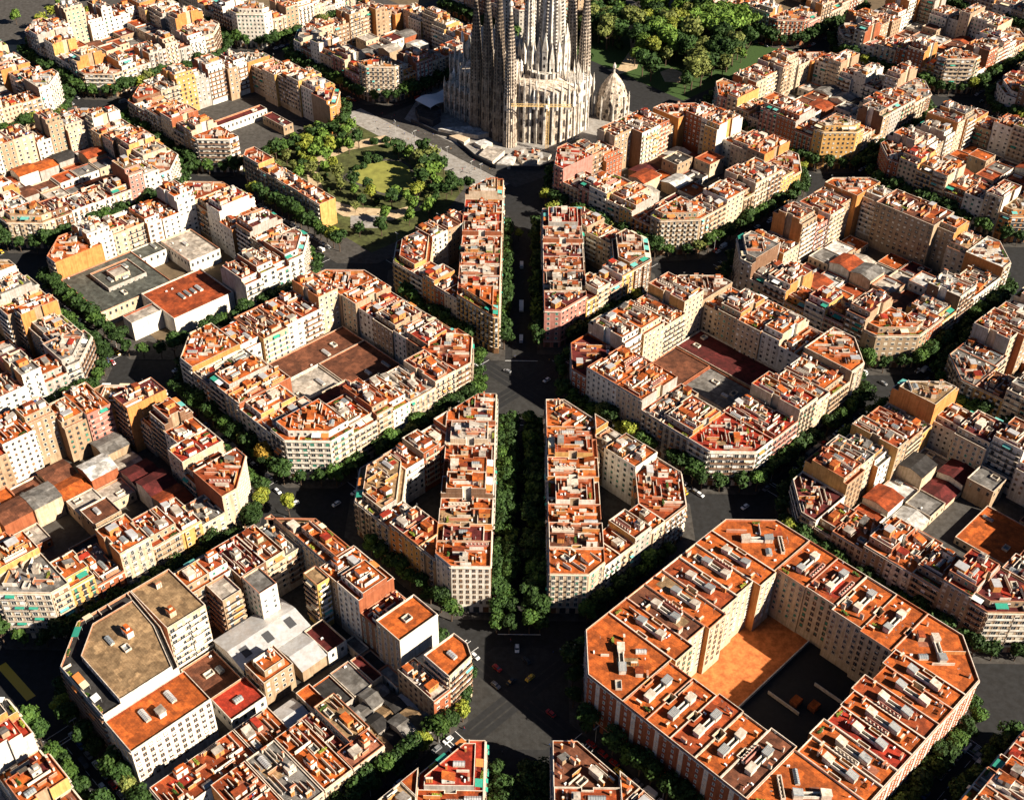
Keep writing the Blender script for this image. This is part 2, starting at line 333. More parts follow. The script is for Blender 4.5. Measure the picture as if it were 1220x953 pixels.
# ------------------------------------------------------------------ polygon helpers
def area(p): return sum(p[i][0]*p[(i+1) % len(p)][1]-p[(i+1) % len(p)][0]*p[i][1] for i in range(len(p)))/2
def inside(p, x, y):
    c = False; n = len(p)
    for i in range(n):
        x0, y0 = p[i]; x1, y1 = p[(i+1) % n]
        if (y0 > y) != (y1 > y) and x < (x1-x0)*(y-y0)/(y1-y0)+x0: c = not c
    return c
def inset(p, ds):
    n = len(p); out = []
    for i in range(n):
        a, b, c = p[i-1], p[i], p[(i+1) % n]; d0, d1 = ds[i-1], ds[i]
        e0 = (b[0]-a[0], b[1]-a[1]); e1 = (c[0]-b[0], c[1]-b[1]); l0, l1 = hypot(*e0), hypot(*e1)
        n0 = (-e0[1]/l0, e0[0]/l0); n1 = (-e1[1]/l1, e1[0]/l1)
        cr = (e0[0]*e1[1]-e0[1]*e1[0])/(l0*l1)
        if abs(cr) < .08: out.append((b[0]+(n0[0]*d0+n1[0]*d1)/2, b[1]+(n0[1]*d0+n1[1]*d1)/2)); continue
        # solve n0.x = n0.b+d0 ; n1.x = n1.b+d1
        k0 = n0[0]*b[0]+n0[1]*b[1]+d0; k1 = n1[0]*b[0]+n1[1]*b[1]+d1; dt = n0[0]*n1[1]-n0[1]*n1[0]
        out.append(((k0*n1[1]-k1*n0[1])/dt, (n0[0]*k1-n1[0]*k0)/dt))
    return out
def clip(poly, types, px, py, nx, ny, newtype='p'):
    """keep the side where (x-p).n >= 0"""
    out, ty = [], []; n = len(poly)
    for i in range(n):
        a, b = poly[i], poly[(i+1) % n]; da = (a[0]-px)*nx+(a[1]-py)*ny; db = (b[0]-px)*nx+(b[1]-py)*ny
        if da >= 0: out.append(a); ty.append(types[i] if (db >= 0 or da > 0) else newtype)
        if (da > 1e-6 and db < -1e-6) or (da < -1e-6 and db > 1e-6):
            t = da/(da-db); q = (a[0]+t*(b[0]-a[0]), a[1]+t*(b[1]-a[1])); out.append(q); ty.append(newtype if da > 0 else types[i])
    return out, ty
# ------------------------------------------------------------------ houses
HOUSES = []
def house(poly, types, floors, wall, roof, st='plain', ct='plain', **k):
    """poly: world CCW footprint, types per edge: s street, c court, p party, n light shaft"""
    if area(poly) < 18: return
    k.update(poly=poly, types=types, F=floors, wall=wall, roof=roof, st=st, ct=ct)
    k.setdefault('seed', len(HOUSES)*7+3); HOUSES.append(k)
class Sink:
    """collects the parts of one building, either as child objects or baked into one mesh"""
    def __init__(s, root=None, bake=None, fr=None, lod=0): s.root, s.bk, s.fr, s.lod = root, bake, fr, lod
    def part(s, name, mb, parent=None, **kw):
        if s.root: return obj(name, mb, parent or s.root, **kw)
        s.bk.add(mb, *s.fr)
    def kit(s, name, key, x, y, z, rot=0, wallmb=None, parent=None):
        if s.root and wallmb is None: return obj(name, kmesh(key, name), parent or s.root, (x, y, z), rot)
        if wallmb is not None: wallmb.add(KIT[key], x, y, z, rot)
        else:
            t = MB(); t.add(KIT[key], x, y, z, rot); s.bk.add(t, *s.fr)
def facade(S, p0, p1, z0, nf, style, rnd, wallmb, near, col, gf=4.4, fh=3.05):
    L = hypot(p1[0]-p0[0], p1[1]-p0[1])
    if L < 2.2 or nf < 1: return 0
    th = atan2(p1[1]-p0[1], p1[0]-p0[0]); ux, uy = cos(th), sin(th)
    lite = not near; W = None if near else wallmb; cnt = 0
    fr = rnd.choice(['frame', 'frame', 'brown frame', 'coping']) if col not in ('brick', 'brown') else 'frame'
    blm = rnd.choice(['blind', 'blind', 'brown blind', 'green blind', 'white paint'])
    sp = {'classic': 2.9, 'plain': 2.7, 'strip': 3.1, 'bays': 3.2, 'bands': 2.4, 'pairs': 3.4, 'gallery': 3.0, 'slit': 2.6, 'blank': 99}[style]
    n = max(1, int((L-.8)/sp)); dx = L/n
    if style == 'blank': n = 0
    def at(t, out=0): return (p0[0]+ux*t+uy*out, p0[1]+uy*t-ux*out)
    bal = rnd.choice(['iron', 'iron', 'iron', 'wall white', 'wall '+col]) if style == 'classic' else rnd.choice(['wall white', 'wall '+col, 'wall cream', 'iron', 'wall brown'])
    awn = rnd.choice([None, None, 'green canvas', 'teal canvas', 'cream canvas', 'orange canvas'])
    for f in range(nf):
        z = z0+f*fh
        if f == 0 and z0 < 1:
            pass
        for i in range(n):
            t = dx*(i+.5); x, y = at(t)
            door = style in ('classic', 'strip', 'gallery') or (style == 'bays' and i % 2)
            w, h, zz = (1.2, 2.2, .12) if door else (1.15, 1.4, .95)
            if style == 'strip': w = 1.9
            if style == 'bands': w = .85
            if style == 'slit': w, h, zz = (1.0, 2.5, .3) if i % 3 == 1 else (.7, 1.1, 1.1)
            if style == 'pairs' : w = 1.5
            if style == 'bays' and i % 2 == 0:
                x, y = at(t, .72)
            b = rnd.choice([0, 0, 0, .3, .3, .55, .99])
            key = ('w', w, h, b, fr, blm, lite); kit(key, k_win, w, h, b, fr, blm, lite)
            S.kit('window', key, x, y, z+zz, th, W); cnt += 1
            if style == 'classic' or (style == 'bays' and i % 2):
                key = ('b', 1.8, bal, lite); kit(key, k_balc, 1.8, bal, lite); S.kit('balcony', key, *at(t), z, th, W)
                if awn and rnd.random() < .12:
                    key = ('a', 1.7, awn); kit(key, k_awn, 1.7, awn); S.kit('awning', key, *at(t), z+2.7, th, W)
        if style in ('strip', 'gallery') and L > 3:
            for (a, b_) in ([(.5, L-.5)] if L < 15 else [(.5, L/2-.3), (L/2+.3, L-.5)]):
                w = round(b_-a, 1); x, y = at((a+b_)/2); key = ('b', w, bal, lite); kit(key, k_balc, w, bal, lite); S.kit('balcony', key, x, y, z, th, W)
                if awn and rnd.random() < .2:
                    w2 = min(3.6, w-.4); xx, yy = at(rnd.uniform(a+w2/2, b_-w2/2)); key = ('a', round(w2, 1), awn); kit(key, k_awn, round(w2, 1), awn); S.kit('awning', key, xx, yy, z+2.75, th, W)
    if style == 'slit':
        for i in range(1, n, 3):
            bx = MB(); bx.box(-.95, -.1, z0-.2, .95, .0, z0+nf*fh-.4, 'coping', bottom=False); wallmb.add(bx, *at(dx*(i+.5)), 0, th)
    if style == 'bays':
        for i in range(0, n, 2):
            t = dx*(i+.5); bx = MB(); bx.box(-1.1, -.7, z0-.1, 1.1, .02, z0+nf*fh-.2, 'wall '+col)
            if near: S.part('bay_window', bx, loc=(*at(t), 0), rot=th)
            else: wallmb.add(bx, *at(t), 0, th)
    return cnt
def build_house(h, lod, root_label=None, bake=None):
    rnd = random.Random(h['seed']); poly, types = h['poly'], list(h['types'])
    # frame: origin = centroid, x along first street edge
    si = types.index('s') if 's' in types else (types.index('c') if 'c' in types else 0)
    a, b = poly[si], poly[(si+1) % len(poly)]; th = atan2(b[1]-a[1], b[0]-a[0])
    cx = sum(p[0] for p in poly)/len(poly); cy = sum(p[1] for p in poly)/len(poly); c, s = cos(-th), sin(-th)
    P = [((p[0]-cx)*c-(p[1]-cy)*s, (p[0]-cx)*s+(p[1]-cy)*c) for p in poly]
    P = inset(P, [.015 if t in 'pn' else 0 for t in types])
    F, col = h['F'], h['wall']; gf, fh = h.get('gf', 4.4), h.get('fh', 3.05); z = gf+(F-1)*fh
    if h.get('low'): z = h['low']
    zb = h.get('zb', .1)
    if lod: root = obj('courtyard_building' if h.get('low') else 'apartment_house', None, None, (cx, cy, 0), th, label=root_label, category=h.get('cat', 'apartment building'), group=h['group']); S = Sink(root, lod=lod)
    else: root = None; S = Sink(None, bake, (cx, cy, 0, th), 0)
    W = MB(); pcol = 'wall '+h.get('party', rnd.choice(['orange', 'orange', 'ochre', 'brick', 'cream', 'beige', 'white', 'grey', col, 'brown'])); ccol = 'wall '+h.get('court', rnd.choice([col, 'cream', 'white', 'beige']))
    wm = {'s': 'wall '+col, 'p': pcol, 'n': ccol, 'c': ccol}
    ph = h.get('ph', rnd.choice([.7, .9, 1.1])); attic = h.get('attic', (not h.get('low')) and rnd.random() < .45 and area(P) > 110)
    n = len(P)
    def shell(P, types, z0, z1, ph, cop):
        I = inset(P, [.25]*len(P)); m = len(P)
        for i in range(m):
            a, b, ai, bi = P[i], P[(i+1) % m], I[i], I[(i+1) % m]; k = wm[types[i]]
            W.face([(*a, z0), (*b, z0), (*b, z1+ph), (*a, z1+ph)], k)
            W.face([(*bi, z1), (*ai, z1), (*ai, z1+ph), (*bi, z1+ph)], inn)
            W.face([(*a, z1+ph), (*b, z1+ph), (*bi, z1+ph), (*ai, z1+ph)], cop)
        return I
    cop = rnd.choice(['coping', 'coping', 'coping', 'coping red', 'plaster']); inn = rnd.choice(['coping red', 'coping red', 'roof orange', 'roof terracotta', 'plaster', 'plaster', 'wall cream'])
    if h.get('gable'):      # shed with a ridge along x
        xs = [p[0] for p in P]; ys = [p[1] for p in P]; x0, x1, y0, y1 = min(xs), max(xs), min(ys), max(ys); rz = z+h['gable']
        W.box(x0, y0, zb, x1, y1, z, 'wall '+col, bottom=False); ym = (y0+y1)/2
        W.face([(x0, y1, z), (x0, y0, z), (x0, ym, rz)], 'wall '+col); W.face([(x1, y0, z), (x1, y1, z), (x1, ym, rz)], 'wall '+col)
        S.part('walls', W); T = MB(); e = .3; rk = h['roof']; rm = rk if rk in MATS else 'roof '+rk
        for (ya, yb) in ((y0-e, ym), (ym, y1+e)):
            za, zc = (z-.15, rz) if ya < ym-.1 else (rz, z-.15)
            T.loft([[(x0-e, ya, za+.02), (x1+e, ya, za+.02), (x1+e, yb, zc+.02), (x0-e, yb, zc+.02)], [(x0-e, ya, za+.17), (x1+e, ya, za+.17), (x1+e, yb, zc+.17), (x0-e, yb, zc+.17)]], rm)
        S.part('roof', T)
        for k in range(h.get('lights', 0)):
            T = MB(); x = x0+(x1-x0)*(k+.5)/h['lights']; w = 1.6
            T.loft([[(x-w, y0+(ym-y0)*.35, z+(rz-z)*.35+.2), (x+w, y0+(ym-y0)*.35, z+(rz-z)*.35+.2), (x+w, y0+(ym-y0)*.8, z+(rz-z)*.8+.2), (x-w, y0+(ym-y0)*.8, z+(rz-z)*.8+.2)],
                    [(x-w, y0+(ym-y0)*.35, z+(rz-z)*.35+.35), (x+w, y0+(ym-y0)*.35, z+(rz-z)*.35+.35), (x+w, y0+(ym-y0)*.8, z+(rz-z)*.8+.35), (x-w, y0+(ym-y0)*.8, z+(rz-z)*.8+.35)]], 'dark metal')
            S.part('skylight', T)
        return root
    shell(P, types, zb, z, ph, cop)
    rk = h['roof']; T = MB(); I = inset(P, [.25]*n); T.face([(*p, z) for p in I], 'roof '+rk)
    # cornice and base on the street side
    for i in range(n):
        a, b = P[i], P[(i+1) % n]; L = hypot(b[0]-a[0], b[1]-a[1])
        if types[i] == 's' and L > 2:
            t = atan2(b[1]-a[1], b[0]-a[0]); k = MB(); k.box(.05, -.45, z-.25, L-.05, -.005, z+.05, 'coping'); k.box(.05, -.12, 3.9, L-.05, -.005, 4.15, 'coping')
            m2 = max(1, int(L/3.6))
            for j in range(m2): x = L*(j+.5)/m2; k.box(x-1.2, -.06, .25, x+1.2, -.004, 3.3, 'glass' if j % 3 else 'brown frame')
            W.add(k, a[0], a[1], 0, t)
    # windows
    budget = 96
    for i in range(n):
        a, b = P[i], P[(i+1) % n]
        if types[i] not in 'sc' or h.get('low'): continue
        ex, ey = poly[(i+1) % n][0]-poly[i][0], poly[(i+1) % n][1]-poly[i][1]; nx, ny = ey, -ex
        mx, my = (poly[i][0]+poly[(i+1) % n][0])/2, (poly[i][1]+poly[(i+1) % n][1])/2
        facing = (CAM[0]-mx)*nx+(CAM[1]-my)*ny > 0
        near = lod == 2 and facing and budget > 0
        if not facing and lod < 2 and not h.get('allwin'): sty = 'plain'
        sty = h['st'] if types[i] == 's' else h['ct']
        cnt = facade(S, a, b, gf, F-1, sty, rnd, W, near, col if types[i] == 's' else ccol[5:], gf, fh)
        if near: budget -= cnt
    if h.get('low'):
        for i in range(n):
            a, b = P[i], P[(i+1) % n]; L = hypot(b[0]-a[0], b[1]-a[1])
            if L < 5: continue
            t = atan2(b[1]-a[1], b[0]-a[0]); k = MB(); m2 = int(L/3.2)
            for j in range(m2):
                x = L*(j+.5)/m2; k.box(x-.6, -.06, max(.6, z-2.9), x+.6, -.004, z-.9, 'glass'); k.box(x-.7, -.1, z-.9, x+.7, -.004, z-.75, 'coping')
            W.add(k, a[0], a[1], 0, t)
    top, ttypes, tz, U = P, types, z, None
    if attic:
        ds = [.02 if t in 'pn' else (h.get('set', 3.2) if t == 's' else 2.2) for t in types]; Q = inset(P, ds)
        if area(Q) > 60 and all(inside(P, *q) or True for q in Q):
            tz = z+2.9; shell(Q, types, z+.003, tz, .6, cop); U = MB(); U.face([(*p, tz) for p in inset(Q, [.25]*n)], 'roof '+h.get('roof2', rk))
            for i in range(n):
                if types[i] in 'sc': facade(S, Q[i], Q[(i+1) % n], z+.05, 1, 'strip' if False else 'plain', rnd, W, False, col)
            for i in range(n):       # terrace furniture along the set-back
                a, b = P[i], P[(i+1) % n]; L = hypot(b[0]-a[0], b[1]-a[1])
                if types[i] == 's' and L > 4:
                    t = atan2(b[1]-a[1], b[0]-a[0]); nx, ny = -sin(t), cos(t)
                    for j in range(int(L/4)):
                        q = 2+4*j+rnd.uniform(-.5, .5); r_ = rnd.random(); x, y = a[0]+cos(t)*q+nx*1.7, a[1]+sin(t)*q+ny*1.7
                        if not inside(inset(P, [1.2]*n), x, y): continue
                        if r_ < .25: kk = rnd.randrange(15); kit(('pergola', kk), k_perg, kk); S.kit('pergola', ('pergola', kk), x, y, z, t)
                        elif r_ < .55: kk = rnd.randrange(4); kit(('planter', kk), k_plant, kk); S.kit('planter', ('planter', kk), x-nx*.9, y-ny*.9, z, t)
                        elif r_ < .75: kk = rnd.randrange(60); kit(('roof_wall', 0), k_part, 0); S.kit('roof_wall', ('roof_wall', 0), x-nx*.0, y, z, t)
            top = Q
    W_done = W
    # roof furniture
    TI = inset(top, [.5]*n); occ = []
    xs = [p[0] for p in TI]; ys = [p[1] for p in TI]; A = area(TI); bb = (min(xs), min(ys), max(xs), max(ys))
    PX = []
    def put(name, tries=14, pos=None, rot=None, pad=.25, kk=None):
        fn, nv, (sx, sy) = ITEMS[name]
        kk = rnd.randrange(nv) if kk is None else kk; kit((name, kk), fn, kk)
        for _ in range(tries):
            r_ = rot if rot is not None else (0 if rnd.random() < .7 else pi/2)
            x, y = pos if pos else (rnd.uniform(bb[0], bb[2]), rnd.uniform(bb[1], bb[3]))
            w, l = (sx, sy) if abs(sin(r_)) < .5 else (sy, sx); w = w/2+pad; l = l/2+pad
            if all(inside(TI, x+i*w, y+j*l) for i in (-1, 1) for j in (-1, 0, 1)) and all(abs(x-o[0]) > w+o[2] or abs(y-o[1]) > l+o[3] for o in occ):
                occ.append((x, y, w-pad, l-pad)); S.kit(name, (name, kk), x, y, tz, r_); return True
            if pos: return False
        return False
    if A > 12:
        for nm, px_, py_, r_ in h.get('items', []): put(nm, 1, (px_*(bb[2]-bb[0])+bb[0], py_*(bb[3]-bb[1])+bb[1]), r_, pad=0)
        if h.get('low'):
            k = min(3, int(A/70)); [put(rnd.choice(['skylight', 'light_well', 'air_conditioner', 'skylight']), 6) for _ in range(k)]
        elif not h.get('bare'):
            dens = h.get('dens', 1.0)
            put('stair_housing', 20, rot=rnd.choice([0, 0, pi/2]))
            if A > 110 and rnd.random() < .8: put(rnd.choice(['skylight', 'light_well', 'skylight', 'shaft_rim']), 12, rot=0)
            if A > 90 and rnd.random() < .7: put('laundry_room', 10)
            for nm, e in (('roof_wall', 34), ('chimney', 44), ('roof_wall', 60), ('skylight', 150), ('air_conditioner', 70), ('light_well', 150), ('pergola', 170), ('antenna', 130), ('planter', 150), ('laundry_line', 170), ('stair_housing', 210), ('water_tank', 330), ('satellite_dish', 170), ('chimney', 90)):
                q = A/e*dens; q = int(q)+(rnd.random() < q-int(q))
                for _ in range(q): put(nm, 6)
    if h.get('extra'):
        for nm in ('antenna', 'satellite_dish', 'chimney', 'air_conditioner', 'laundry_line', 'roof_wall', 'planter', 'antenna', 'chimney', 'light_well'):
            if rnd.random() < .75: put(nm, 8)
    # tile patches of another colour
    if (not h.get('bare') or h.get('extra')) and not h.get('low') and A > 40:
        for _ in range(int(A/(120 if h.get('extra') else 45))):
            w, l = rnd.uniform(1.5, 3.5), rnd.uniform(1.5, 4); x, y = rnd.uniform(bb[0], bb[2]), rnd.uniform(bb[1], bb[3])
            if all(inside(TI, x+i*w, y+j*l) for i in (-1, 1) for j in (-1, 1)):
                e = rnd.choice(['orange', 'terracotta', 'terracotta', 'red', 'pink', 'tan', 'maroon', 'brown']) ; zz = tz+.005+.0045*_
                PX.append(([(x-w, y-l, zz), (x+w, y-l, zz), (x+w, y+l, zz), (x-w, y+l, zz)], 'roof '+e))
    for f_, m_ in PX: (U or T).face(f_, m_)
    S.part('walls', W_done); S.part('roof', T)
    if U: S.part('attic_roof', U)
    return root
# ------------------------------------------------------------------ layout of the blocks
SCL = {(1, 2): (1.2, 1), (2, 3): (1.1, 1), (2, 1): (1.1, 1.02), (0, 3): (1, 1)}
OFF = {(1, 2): (13, 9), (2, 3): (31, 6), (3, 4): (55, 12), (2, 5): (40, 14), (3, 2): (30, 10), (2, 1): (3, -2), (4, 3): (50, 10), (4, 5): (70, 20), (0, 3): (20, 10), (1, 4): (32, 14), (0, 5): (30, 20),
       (-1, 4): (10, 18), (-2, 5): (0, 27), (-2, 3): (0, 9), (-1, 2): (8, 6), (-3, 4): (4, 27), (-3, 2): (3, 5), (-4, 5): (3, 30), (-4, 3): (3, 20)}    # the real grid widens away from the avenue crossing
def bl(i, j):
    a, b = OFF.get((i, j), (0, 0)); return (D*i+(a-b)*R2, D*j+(a+b)*R2)+SCL.get((i, j), (1, 1))
def loc2w(c, a, b):
    if len(c) > 2: a, b = a*c[2], b*c[3]
    return (c[0]+(a-b)*R2, c[1]+(a+b)*R2)
FR = [((-1, -1), (1, 0), (0, 1)), ((1, -1), (0, 1), (-1, 0)), ((1, 1), (-1, 0), (0, -1)), ((-1, 1), (0, -1), (1, 0))]
def sidept(c, k, x, y):
    o, e, q = FR[k]; return loc2w(c, o[0]*HB+e[0]*x+q[0]*y, o[1]*HB+e[1]*x+q[1]*y)
SIDE = ['lower-right side', 'upper-right side', 'upper-left side', 'lower-left side']; CORN = ['bottom corner', 'right corner', 'top corner', 'left corner']
WW = {'mix': ['cream']*3+['white']*4+['beige']*3+['ochre', 'pink', 'brick', 'brick', 'grey', 'grey', 'stone', 'brown', 'brown', 'orange'],
      'warm': ['cream']*3+['grey', 'pink']+['ochre']*2+['beige']*3+['brick']*2+['orange', 'white', 'brown'], 'pale': ['white']*6+['cream']*3+['beige']*2+['grey', 'grey', 'stone', 'pink', 'brown']}
RR = {'mix': ['orange']*6+['terracotta']*6+['red']*2+['maroon']*3+['pink']+['tan', 'grey', 'grey', 'pale', 'brown', 'brown', 'white', 'dark'],
      'orange': ['orange']*8+['terracotta']*5+['red', 'maroon', 'tan', 'brown', 'grey', 'pale'], 'dull': ['terracotta']*4+['maroon']*3+['grey']*3+['pink', 'pale', 'tan', 'brown', 'orange', 'orange']}
STY = ['classic']*5+['plain']*2+['strip']*3+['bays', 'pairs', 'bands']
CST = ['plain']*4+['gallery']*3+['pairs']
def parcel(c, k, x0, x1, d, F, rnd, notch=True):
    w = x1-x0
    if notch and w > 8 and rnd.random() < .75:
        y = d*.42; e = 4.2; g = 1.2
        pts = [(x0, 0), (x1, 0), (x1, y), (x1-g, y), (x1-g, y+e), (x1, y+e), (x1, d), (x0, d), (x0, y+e), (x0+g, y+e), (x0+g, y), (x0, y)]
        ty = ['s', 'p', 'n', 'n', 'n', 'p', 'c', 'p', 'n', 'n', 'n', 'p']
    else:
        pts = [(x0, 0), (x1, 0), (x1, d), (x0, d)]; ty = ['s', 'p', 'c', 'p']
    return [sidept(c, k, *p) for p in pts], ty
def ring(i, j, seed, phrase, depth=(22, 22, 22, 22), fl=(6, 8), walls='mix', roofs='mix', sides=(0, 1, 2, 3), corners=(0, 1, 2, 3), spec={}, cspec={}, wr=(8.5, 17), kw={}, skip=(), dv=2.5):
    c = bl(i, j); R = random.Random(seed)
    for k in corners:
        d1, d2 = depth[k], depth[k-1]; o, e, q = FR[k]
        sp = dict(kw); sp.update(cspec.get(k, {}))
        pts = [(CH, 0), (d2, 0), (d2, d1), (0, d2 and d1)]
        # corner footprint in frame k: x along side k, y inward; the side before runs down x=0
        P = [(0, CH), (CH, 0), (d2+2, 0), (d2+2, d1), (d2, d1), (d2, d1+2), (0, d1+2)]
        P = [(0, CH), (CH, 0), (d2, 0), (d2, d1), (0, d1)]
        ty = ['s', 's', 'p', 'p', 's']
        P = [sidept(c, k, *p) for p in P]
        F = sp.pop('F', R.randint(*fl))
        sp.setdefault('lab', (CORN[k]+' house', phrase))
        house(P, ty, F, sp.pop('wall', R.choice(WW[walls])), sp.pop('roof', R.choice(RR[roofs])), sp.pop('st', R.choice(STY)), sp.pop('ct', 'plain'), **sp)
    for k in sides:
        d = depth[k]; x = depth[k-1]; xe = 2*HB-depth[(k+1) % 4]
        lst = list(spec.get(k, []))
        if not lst:
            ws = []; tot = xe-x
            while sum(ws) < tot-wr[0]: ws.append(R.uniform(*wr))
            s_ = tot/sum(ws); lst = [dict(w=w*s_) for w in ws]
        else:
            s_ = (xe-x)/sum(q_['w'] for q_ in lst); lst = [dict(q_, w=q_['w']*s_) for q_ in lst]
        for n_, sp in enumerate(lst):
            sp = dict(kw, **sp); w = sp.pop('w'); dd = sp.pop('d', d+R.uniform(-dv, 2)); F = sp.pop('F', R.randint(*fl)+(R.random() < .12)-(R.random() < .08))
            if (k, n_) in skip: x += w; continue
            P, ty = parcel(c, k, x, x+w, dd, F, R, sp.pop('notch', True)); x += w
            sp.setdefault('lab', ('%s from the %s, %s' % (ORD[n_], CORN[k], SIDE[k]), phrase))
            house(P, ty, F, sp.pop('wall', R.choice(WW[walls])), sp.pop('roof', R.choice(RR[roofs])), sp.pop('st', R.choice(STY)), sp.pop('ct', R.choice(CST)), **sp)
def rect(i, j, a0, b0, a1, b1, **k):
    if not k['lab'][0].startswith('low building, '): k['own'] = 1
    """block-local rectangle, x along a"""
    c = bl(i, j); P = [loc2w(c, a0, b0), loc2w(c, a1, b0), loc2w(c, a1, b1), loc2w(c, a0, b1)]
    ty = k.pop('types', list('cccc')); low = k.get('low')
    house(P, ty, k.pop('F', 1), k.pop('wall', 'cream'), k.pop('roof', 'terracotta'), k.pop('st', 'plain'), k.pop('ct', 'plain'), **k)
def polyh(i, j, z, pts, **k):
    k['own'] = 1
    c = bl(i, j); P = [loc2w(c, *p) for p in pts]
    if area(P) < 0: P.reverse()
    ty = k.pop('types', ['c']*len(P))
    house(P, ty, k.pop('F', 1), k.pop('wall', 'cream'), k.pop('roof', 'terracotta'), k.pop('st', 'plain'), k.pop('ct', 'plain'), **k)
def court(i, j, seed, phrase, depth, fill=.85, avoid=None):
    """low workshops and sheds inside a block"""
    R = random.Random(seed); a0, a1, b0, b1 = -HB+depth[3]+1, HB-depth[1]-1, -HB+depth[0]+1, HB-depth[2]-1; n = 0
    na, nb = 5, 5; da, db = (a1-a0)/na, (b1-b0)/nb
    for p in range(na):
        for q in range(nb):
            if R.random() > fill: continue
            m = .4; x0, y0, x1, y1 = a0+p*da+m, b0+q*db+m, a0+(p+1)*da-m, b0+(q+1)*db-m
            if avoid and x0 < avoid[2] and x1 > avoid[0] and y0 < avoid[3] and y1 > avoid[1]: continue
            if p == 0: x0 -= R.uniform(0, .5)
            rect(i, j, x0, y0, x1, y1, low=R.choice([3.8, 4.6, 5.4, 7, 8.2, 11]), wall=R.choice(['cream', 'beige', 'white', 'grey', 'brick']), roof=R.choice(['grey', 'terracotta', 'maroon', 'brown', 'terracotta', 'pale', 'white', 'dark', 'orange', 'grey']),
                 gable=R.choice([0, 0, 0, 1.2, 1.6]), cat='courtyard building', lab=('low building, %s in the courtyard' % ORD[n], phrase), attic=False); n += 1
PH = {}
def tri(j, side, seed, phrase, y0=-53, y1=60, walls='mix', roofs='mix', fl=(6, 7), only=None, ov={}):
    """half block on one side of the diagonal avenue; side -1 left, +1 right"""
    R = random.Random(seed); cx, cy = 0, D*j; s = -side   # build the left half, mirror for the right one
    n = [0, 0]
    def emit(P, ty, name, **k):
        P = [(cx+(-s)*(-p[0]) if False else cx+p[0]*(1 if side < 0 else -1), cy+p[1]) for p in P]
        if side > 0: P = P[::-1]; ty = ty[:-1][::-1]+[ty[-1]]
        k = dict(dict(F=R.randint(*fl), wall=R.choice(WW[walls]), roof=R.choice(RR[roofs]), st=R.choice(STY), ct=R.choice(CST)), **k); k.update(ov.get(name, {}))
        if area(P) < 30: return
        house(P, ty, k.pop('F'), k.pop('wall'), k.pop('roof'), k.pop('st'), k.pop('ct'), lab=(name, phrase), **k)
    av = 11.6; dw = 22; xi = -av-dw; dg = 14.5
    # avenue row (CCW for left half: going up along x=-av)
    top = y1-20; bot = max(y0+14, -42)
    # tips
    def ex(y): return -(80.1-abs(y))       # block edge at height y
    tt = []; xt = ex(y1) if y1 < 66 else -av-9
    if y1 < 46.5: emit([(-av, top), (-av, y1), (xi, y1), (xi, top)], ['s', 's', 'c', 'p'], 'tip house at the upper end')
    else: emit([(-av, top), (-av, y1), (min(xt, -av-.5), y1), (xi, 46 if y1 < 66 else y1-14), (xi, top)], ['s', 's', 's', 'c', 'p'], 'tip house at the upper end')
    if only != 'top': emit([(-av, y0), (-av, bot), (xi, bot), (xi, -46.1), (ex(y0), y0)], ['s', 'p', 'c', 's', 's'], 'tip house at the lower end')
    ws = []; lo = bot
    while sum(ws) < top-lo-9: ws.append(R.uniform(8.5, 13.5))
    f = (top-lo)/sum(ws); y = top
    for m, w in enumerate(ws):
        w *= f; g = 1.1; e = 3.6; xm = -av-dw*.42
        P = [(-av, y-w), (-av, y), (xm, y), (xm, y-g), (xm-e, y-g), (xm-e, y), (xi, y), (xi, y-w), (xm-e, y-w), (xm-e, y-w+g), (xm, y-w+g), (xm, y-w)]
        emit(P, list('spnnnpcpnnnp'), '%s from the top along the avenue' % ORD[m], attic=R.random() < .25); y -= w
    for up in (1, -1):
        if only == 'top' and up < 0: continue
        x0, yy0 = xi, 46.1*up; L = hypot(61-34, 61-34)*1.0
        # diag row from (-33.6, 46.5) to (-60, 20.1): unit (-r,-r*up)
        tot = (60-33.6)/R2; k_ = 4; wds = [R.uniform(8, 12) for _ in range(k_)]; f = tot/sum(wds); t = 0
        for m, w in enumerate(wds):
            w *= f
            def pt(u, d): return (-33.6-u*R2+d*R2, up*(46.5-u*R2-d*R2))
            P = [pt(t, 0), pt(t+w, 0), pt(t+w, dg), pt(t, dg)]; ty = ['s', 'p', 'c', 'p']
            if up < 0: P = P[::-1]; ty = ['c', 'p', 's', 'p']
            P, ty = clip(P, ty, xi-.03, 0, -1, 0, 'p'); emit(P, ty, '%s on the %s diagonal side' % (ORD[m], 'upper' if up > 0 else 'lower'), attic=False); t += w
    if only != 'top':
        emit([(-60, -20.1), (-60+dg*R2, -20.1+dg*R2), (-60+dg*R2, 20.1-dg*R2), (-60, 20.1), (-69.8, 10.3), (-69.8, -10.3)], ['p', 'c', 'p', 's', 's', 's'], 'outer corner house')
d22 = (22, 22, 22, 22)
